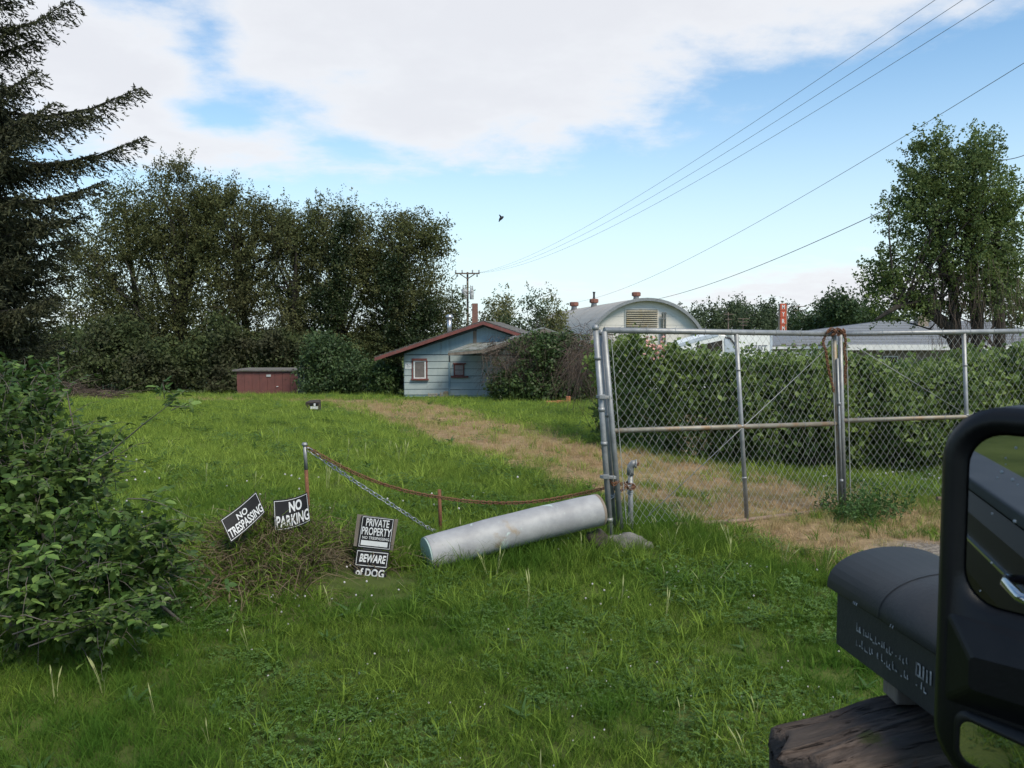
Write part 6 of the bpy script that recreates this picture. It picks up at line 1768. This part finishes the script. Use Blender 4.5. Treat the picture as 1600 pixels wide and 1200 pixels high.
    # left posts and roof under the trees
stump()
for i, (px, pt, pb) in enumerate(((81.5, 573, 598), (115, 578, 605))):
    t, b = at(px, pt, 41), at(px, pb + 22, 41); b.z = gz(b.x, 41)
    o = MB().tube([b, t], .035, 6).build('fence_post', M['galv'] if i == 0 else M['board'], base=b)
    tag(o, ['pale thin post under the dark trees at the far left', 'darker thin post right of the pale one under the trees'][i], 'post', 'posts under the trees')
def lean_to():
    y = 49.0; a, b = at(68, 548, y), at(102, 553, y)
    root = thing('lean_to', (a.x, y, gz(a.x, y)), 'small dark lean-to with a pale roof edge half hidden in the far left trees', 'shed')
    MB().hexa([(a.x, y, a.z - .08), (b.x, y, b.z - .08), (b.x, y + 2.5, b.z + .25), (a.x, y + 2.5, a.z + .25), (a.x, y, a.z), (b.x, y, b.z), (b.x, y + 2.5, b.z + .33), (a.x, y + 2.5, a.z + .33)]).build('roof', M['galv'], root)
    for x in (a.x + .1, b.x - .1):
        MB().box(x - .05, x + .05, y + .1, y + .2, gz(x, y) - .1, b.z - .1).build('post', M['board'], root)
lean_to()

# ================================================================ MAILBOX ON ITS TIMBER
def mailbox():
    fx, fy = at(1296, 920, 1.93).x, 1.93               # far left eave corner
    zE = at(1296, 920, 1.93).z
    ne = at(1475, 1025, 1.5); 
    ax = Vector((ne.x - fx, ne.y - fy, 0)).normalized()            # from the far end towards the road
    side = Vector((-ax.y, ax.x, 0));
    if side.x < 0: side = -side
    W_, Ln, Hs = .285, .54, .128
    O = Vector((fx + .012, fy, zE))
    root = thing('mailbox', O + side * W_ / 2 + ax * Ln / 2 - Vector((0, 0, Hs)), 'large black arch-topped mailbox with worn pale lettering', 'mailbox')
    def P(l, s, z): return O + ax * l + side * s + Vector((0, 0, z))
    n = 20
    def arch(grow, dz):
        return [((W_ / 2) - (W_ / 2 + grow) * math.cos(PI * i / n), dz + (.082 + grow * .5) * math.sin(PI * i / n) ** .85) for i in range(n + 1)]
    pr = [(0.0, -Hs)] + [(0.0, 0.0)] + arch(0, .004)[1:-1] + [(W_, 0.0), (W_, -Hs)]
    mb = MB(); mb.prism([P(.012, a, b) for a, b in pr], ax * (Ln - .03)); mb.build('body', M['black_paint'], root, bevel=.003)
    # lid: thin curved sheet with an overhanging lip
    a1, a0 = arch(.016, .006), arch(.0125, .002)
    mb = MB(); poly = a1 + a0[::-1]
    ring0 = [P(-.006, a, b) for a, b in poly]; ring1 = [P(Ln, a, b) for a, b in poly]; k = len(poly)
    mb.add(ring0 + ring1, [(i, (i + 1) % k, (i + 1) % k + k, i + k) for i in range(k)])
    h = len(a1)
    mb.f += [(i, i + 1, k - 2 - i, k - 1 - i) for i in range(h - 1)] + [(i + k, k - 1 - i + k, k - 2 - i + k, i + 1 + k) for i in range(h - 1)]
    mb.build('lid', M['black_paint'], root, True)
    # a pressed seam across the lid
    for l0 in (.21,):
        b1, b0 = arch(.0168, .0066), arch(.0155, .005); poly = b1 + b0[::-1]; mb = MB()
        r0 = [P(l0, a, b) for a, b in poly]; r1 = [P(l0 + .007, a, b) for a, b in poly]; k = len(poly)
        mb.add(r0 + r1, [(i, (i + 1) % k, (i + 1) % k + k, i + k) for i in range(k)] + [(i, i + 1, k - 2 - i, k - 1 - i) for i in range(len(b1) - 1)])
        mb.build('lid_seam', M['black_paint'], root, True)
    mb = MB(); mb.prism([P(Ln - .017, a * 1.0, b) for a, b in pr], ax * .014); mb.build('door', M['black_paint'], root)
    # worn writing: two broken lines of pale strokes, no longer readable
    rng = random.Random(12); mb = MB()
    s = Sheet(P(.02, -.002, -.005), P(Ln, -.002, -.005), P(Ln, -.002, -Hs), P(.02, -.002, -Hs)); s.n = -side
    def scribble(u0, u1, v, h, step):
        u = u0
        while u < u1:
            if rng.random() < .82:
                w_ = rng.uniform(.25, .8) * step; vv = v + rng.uniform(-.03, .03)
                s.plate(mb, u, u + w_, vv + h * .8, vv + h * .96, .0005, .0012, 1, 1)
                if rng.random() < .6: s.plate(mb, u, u + step * .16, vv + h * rng.uniform(0, .5), vv + h * .8, .0005, .0012, 1, 1)
                if rng.random() < .35: s.plate(mb, u + w_ * .4, u + w_ * .4 + step * .14, vv + h * rng.uniform(.1, .5), vv + h * .8, .0005, .0012, 1, 1)
            u += step * rng.uniform(.7, 1.1)
    scribble(.17, .56, .30, .16, .024); scribble(.17, .66, .56, .15, .022)
    for q in range(5): s.plate(mb, .60 + q * .022, .609 + q * .022, .30 + .02 * (q % 2), .52, .0005, .0012, 1, 1)
    s.plate(mb, .60, .63, .30, .33, .0005, .0012, 1, 1); s.plate(mb, .60, .64, .49, .52, .0005, .0012, 1, 1)
    mb.build('worn_lettering', M['scratch'], root)
    mb = MB()
    for l_ in (.115, .121, .128, .262, .270):
        w_ = rng.uniform(.001, .004); e_ = -.0172
        mb.hexa([P(l_, e_, .003), P(l_ + w_, e_, .003), P(l_ + w_, e_ + .003, .011), P(l_, e_ + .003, .011), P(l_, e_ - .0006, .004), P(l_ + w_, e_ - .0006, .004), P(l_ + w_, e_ + .0024, .0115), P(l_, e_ + .0024, .0115)])
    mb.build('chipped_paint', M['scratch'], root)
    # the timber arm it sits on
    zt = O.z - Hs - .004
    rt = thing('timber_arm', at(1300, 1150, 1.66) - Vector((0, 0, .1)), 'rough weathered timber beam carrying the black mailbox', 'timber')
    a, b = Vector((.565, 1.60, 0)), Vector((1.40, 1.88, 0))
    d = (b - a).normalized(); nrm = Vector((d.y, -d.x, 0))
    bm = bmesh.new(); rng = np.random.default_rng(4)
    nl, nc = 70, 64; rings = []
    for i in range(nl):
        t = i / (nl - 1); ring = []
        for k in range(nc):
            an = 2 * PI * k / nc; ca, sa = math.cos(an), math.sin(an)
            sq = 1 / max(abs(ca), abs(sa)) ** .75
            hw, hh = .105, .135
            end = .88 if i == 0 else 1
            g_ = 1 + .045 * math.sin(an * 3 + t * 3) + .03 * math.sin(an * 7 + t * 2) + .022 * math.sin(an * 17 + t * 3) + .016 * math.sin(an * 29 + t * 5) - .05 * max(0, math.sin(an * 11 + t * 2 + 1)) ** 8 + .02 * math.sin(t * 21 + an * 2)
            off_ = d * (.03 * math.sin(an * 2.3 + 1) + .02 * math.sin(an * 7)) * (1 - t) ** 3
            top = zt - .006 - hh - .075 * (1 - t) ** 1.5
            z = top + sa * hh * min(sq, 1.25) * end * g_
            z = min(z, zt - .006) if t > .15 else z
            ring.append(bm.verts.new(a + d * (b - a).length * t + off_ + nrm * (-ca) * hw * min(sq, 1.25) * end * g_ + Vector((0, 0, z))))
        rings.append(ring)
    for i in range(nl - 1):
        for k in range(nc): bm.faces.new((rings[i][k], rings[i][(k + 1) % nc], rings[i + 1][(k + 1) % nc], rings[i + 1][k]))
    bm.faces.new(rings[0][::-1]); bm.faces.new(rings[-1])
    bmesh.ops.recalc_face_normals(bm, faces=bm.faces)
    me = bpy.data.meshes.new('beam'); bm.to_mesh(me); bm.free(); me.materials.append(M['timber'])
    me.polygons.foreach_set('use_smooth', [True] * len(me.polygons))
    o = bpy.data.objects.new('beam', me); link(o, rt); o.location = -off(rt)
    MB().box(1.02, 1.16, 1.66, 1.80, gz(1.1, 1.7) - .2, zt - .25).build('post', M['timber'], rt, bevel=.01)
    # wooden block between beam and box
    c = at(1392, 1072, 1.74); MB().box(c.x - .0, c.x + .07, 1.71, 1.78, zt - .05, zt + .003).build('packing_block', M['board'], rt, bevel=.004)
mailbox()

# ================================================================ THE TRUCK WE LOOK OUT OF
def truck():
    root = thing('pickup_truck', (0, .2, 0), 'dark truck at the right edge, only its black door mirror in view', 'truck')
    # mirror plane: faces back along the truck side
    nrm = Vector((-.80, -.60, 0)).normalized(); tx = Vector((.60, -.80, 0)).normalized()    # tx: towards the truck (picture right)
    up = Vector((0, 0, 1))
    c0 = at(1481, 800, .82)                                # outer edge of the housing
    def hit(px, py, h=0):
        d = ray(px, py); o = Vector((0, 0, CAM_H)); p0 = c0 + nrm * h
        return o + d * ((p0 - o).dot(nrm) / d.dot(nrm))
    def loc(p): return ((p - c0).dot(tx), p.z)
    ul, zt = 0.0, hit(1560, 641).z
    zb = hit(1500, 1212).z; zm = hit(1540, 1104).z; zl1, zl0 = hit(1540, 1118).z, hit(1540, 1192).z
    ur = .235
    def rr_rect(u0, u1, z0, z1, r, h, n=8):
        pts = []
        for (cx_, cz_, a0) in ((u1 - r, z1 - r, 0), (u0 + r, z1 - r, 90), (u0 + r, z0 + r, 180), (u1 - r, z0 + r, 270)):
            for i in range(n + 1):
                a = math.radians(a0 + 90 * i / n)
                q = c0 + tx * (cx_ + r * math.cos(a)) + nrm * h; q.z = cz_ + r * math.sin(a); pts.append(q)
        return pts
    zgb = hit(1540, 945).z
    ug = loc(hit(1513, 800))[0]; zgt = hit(1560, 676).z
    mb = MB()
    rings = [(0, ur, zb, zt, .050, -.085), (-.004, ur + .004, zb - .003, zt + .003, .055, -.05), (-.004, ur + .004, zb - .003, zt + .003, .055, .006), (.004, ur - .004, zb + .006, zt - .005, .050, .014),
             (ug - .006, ur - .022, zgb - .006, zgt + .006, .036, .014), (ug, ur - .026, zgb, zgt, .034, .002)]
    loops = [rr_rect(*r) for r in rings]; n = len(loops[0])
    for L_ in loops: mb.v += [tuple(p) for p in L_]
    for i in range(len(loops) - 1):
        for k in range(n): mb.f.append((i * n + k, i * n + (k + 1) % n, (i + 1) * n + (k + 1) % n, (i + 1) * n + k))
    mb.f.append(tuple(range(n))[::-1])
    hs = mb.build('mirror_housing', M['mirror_plastic'], root, True)
    gl = MB(); p = rr_rect(ug + .0015, ur - .0275, zgb + .0015, zgt - .0015, .033, .004)
    gl.add(p, [tuple(range(len(p)))]); g_ = gl.build('mirror_glass', M['mirror_glass'], hs)
    # lower wide-angle glass, bulging a little, in its own rim
    mb = MB(); us, ue = ug + .004, ur - .027
    tl = math.tan(math.radians(12))                        # turned outward, so that it shows the grass beside the truck
    def lean_(pts, h): return [p_ + nrm * (h + max(0, (p_ - c0).dot(tx) - us) * tl) for p_ in pts]
    ri = rr_rect(us - .006, ue + .006, zl0 - .006, zl1 + .006, .016, .012); ro = lean_(rr_rect(us - .002, ue + .002, zl0 - .002, zl1 + .002, .014, 0), .0175); r2 = lean_(rr_rect(us + .003, ue - .003, zl0 + .003, zl1 - .003, .012, 0), .0160)
    k = len(ri); mb.add(ri + ro + r2, [(i + j * k, (i + 1) % k + j * k, (i + 1) % k + (j + 1) * k, i + (j + 1) * k) for j in range(2) for i in range(k)]); mb.build('lower_glass_rim', M['mirror_plastic'], hs, True)
    mb = MB(); pg = lean_(rr_rect(us + .0032, ue - .0032, zl0 + .0032, zl1 - .0032, .012, 0), .0163); mb.add(pg, [tuple(range(len(pg)))])
    mb.build('lower_glass', M['mirror_glass'], hs)
    rng = random.Random(6)
    # moulded recess below the glass: a raised block with sloping shoulders
    mb = MB()
    def q(u, z, h): v = c0 + tx * u + nrm * h; v.z = z; return v
    za, zc = zgb - .012, zm
    f_ = [q(.010, za, .0145), q(ur - .01, za, .0145), q(ur - .01, zc, .0145), q(.010, zc, .0145)]
    b_ = [q(.040, za - .030, .034), q(ur - .03, za - .022, .036), q(ur - .03, zc + .030, .036), q(.040, zc + .026, .034)]
    mb.add(f_ + b_, [(0, 1, 5, 4), (1, 2, 6, 5), (2, 3, 7, 6), (3, 0, 4, 7), (4, 5, 6, 7)])
    mb.build('lower_moulding', M['mirror_plastic'], hs, bevel=.004)
    for (px, py, s) in ((1586, 700, .0022), (1570, 716, .0016), (1564, 738, .0032), (1557, 747, .0018), (1581, 750, .0030), (1589, 758, .0018), (1570, 726, .0012), (1584, 815, .0028), (1548, 880, .0020), (1530, 924, .0014), (1549, 803, .0018)):
        h_ = hit(px, py, .006); s *= .6; MB().tube2(h_ - nrm * .0018, nrm, [(s, 0), (s * .85, s * .35), (s * .45, s * .6), (s * .05, s * .68)], 10).build('water_drop', M['drop'], hs, True)
    # arms carrying the mirror
    a = q(.024, zb + .01, -.03); b = Vector((a.x + .02, a.y - .02, zb - .16)); c = q(.22, zb - .20, -.03)
    MB().tube([a, b, (b + c) / 2 - Vector((0, 0, .05)), c], [.021, .021, .021, .021], 12).build('mirror_arm', M['mirror_plastic'], root, True)
    a2 = q(ur - .02, zb + .05, -.05); d2 = Vector((.86, .30, zb - .02))
    MB().tube([a2, (a2 + d2) / 2 + Vector((0, 0, .01)), d2], .018, 10).build('mirror_arm', M['mirror_plastic'], root, True)
    MB().tube([c, Vector((.80, .40, zb - .28)), Vector((.88, .30, zb - .3))], .02, 10).build('mirror_arm', M['mirror_plastic'], root, True)
    # truck side along which the mirror looks back: door, bed side with grey rail, chrome handle
    zs = CAM_H - .52
    def side_panel(nm, x0, x1, ztop, m_, yo=0):
        prof = [(.20, ztop), (.27 + yo, ztop - .01), (.30 + yo, ztop - .06), (.335 + yo, ztop - .22), (.34 + yo, ztop - .45), (.31 + yo, ztop - .75), (.27 + yo, ztop - 1.0), (.20, ztop - 1.02)]
        return MB().prism([(x0, a_, b_) for a_, b_ in prof], (x1 - x0, 0, 0)).build(nm, m_, root)
    dd = side_panel('door', -.62, .74, zs, M['truck'])
    side_panel('fender', .745, 2.0, zs - .05, M['truck'])
    side_panel('bed_side', -3.0, -.64, zs - .03, M['truck'])
    MB().box(-3.0, -.66, -1.62, .195, zs - .7, zs - .62).build('bed_floor', M['tint'], root)
    MB().box(-2.98, -.66, .10, .285, zs - .028, zs + .015).build('bed_rail', M['rail_grey'], root, bevel=.008)
    MB().box(-2.98, -.66, -1.8, -1.64, zs - .7, zs + .012).build('far_bed_side', M['truck'], root)
    MB().bar((-2.9, .318, zs - .16), (.7, .318, zs - .16), .012, .008).build('trim_strip', M['chrome'], root)
    v_ = ray(1592, 922).normalized(); o_ = hit(1592, 922); r_ = v_ - nrm * (2 * v_.dot(nrm)); tt = (.375 - o_.y) / r_.y
    hx, hz_ = o_.x + r_.x * tt, o_.z + r_.z * tt
    print('handle at', hx, hz_, 'sill', zs)
    h = MB(); h.tube([(hx - .10, .33, hz_), (hx - .10, .375, hz_), (hx - .06, .385, hz_), (hx + .06, .385, hz_), (hx + .095, .372, hz_), (hx + .10, .33, hz_)], .013, 10)
    h.build('door_handle', M['chrome'], dd, True)
    MB().box(-.6, 2.0, -1.5, .195, .35, zs - .3).build('cab_floor', M['tint'], root)
    for x in (-2.1, 1.45):
        MB().tube2(Vector((x, .06, gz(x, .2) + .36)), Vector((0, 1, 0)), [(.30, 0), (.36, .03), (.36, .22), (.30, .25)], 20).build('wheel', M['cable'], root, True)
truck()
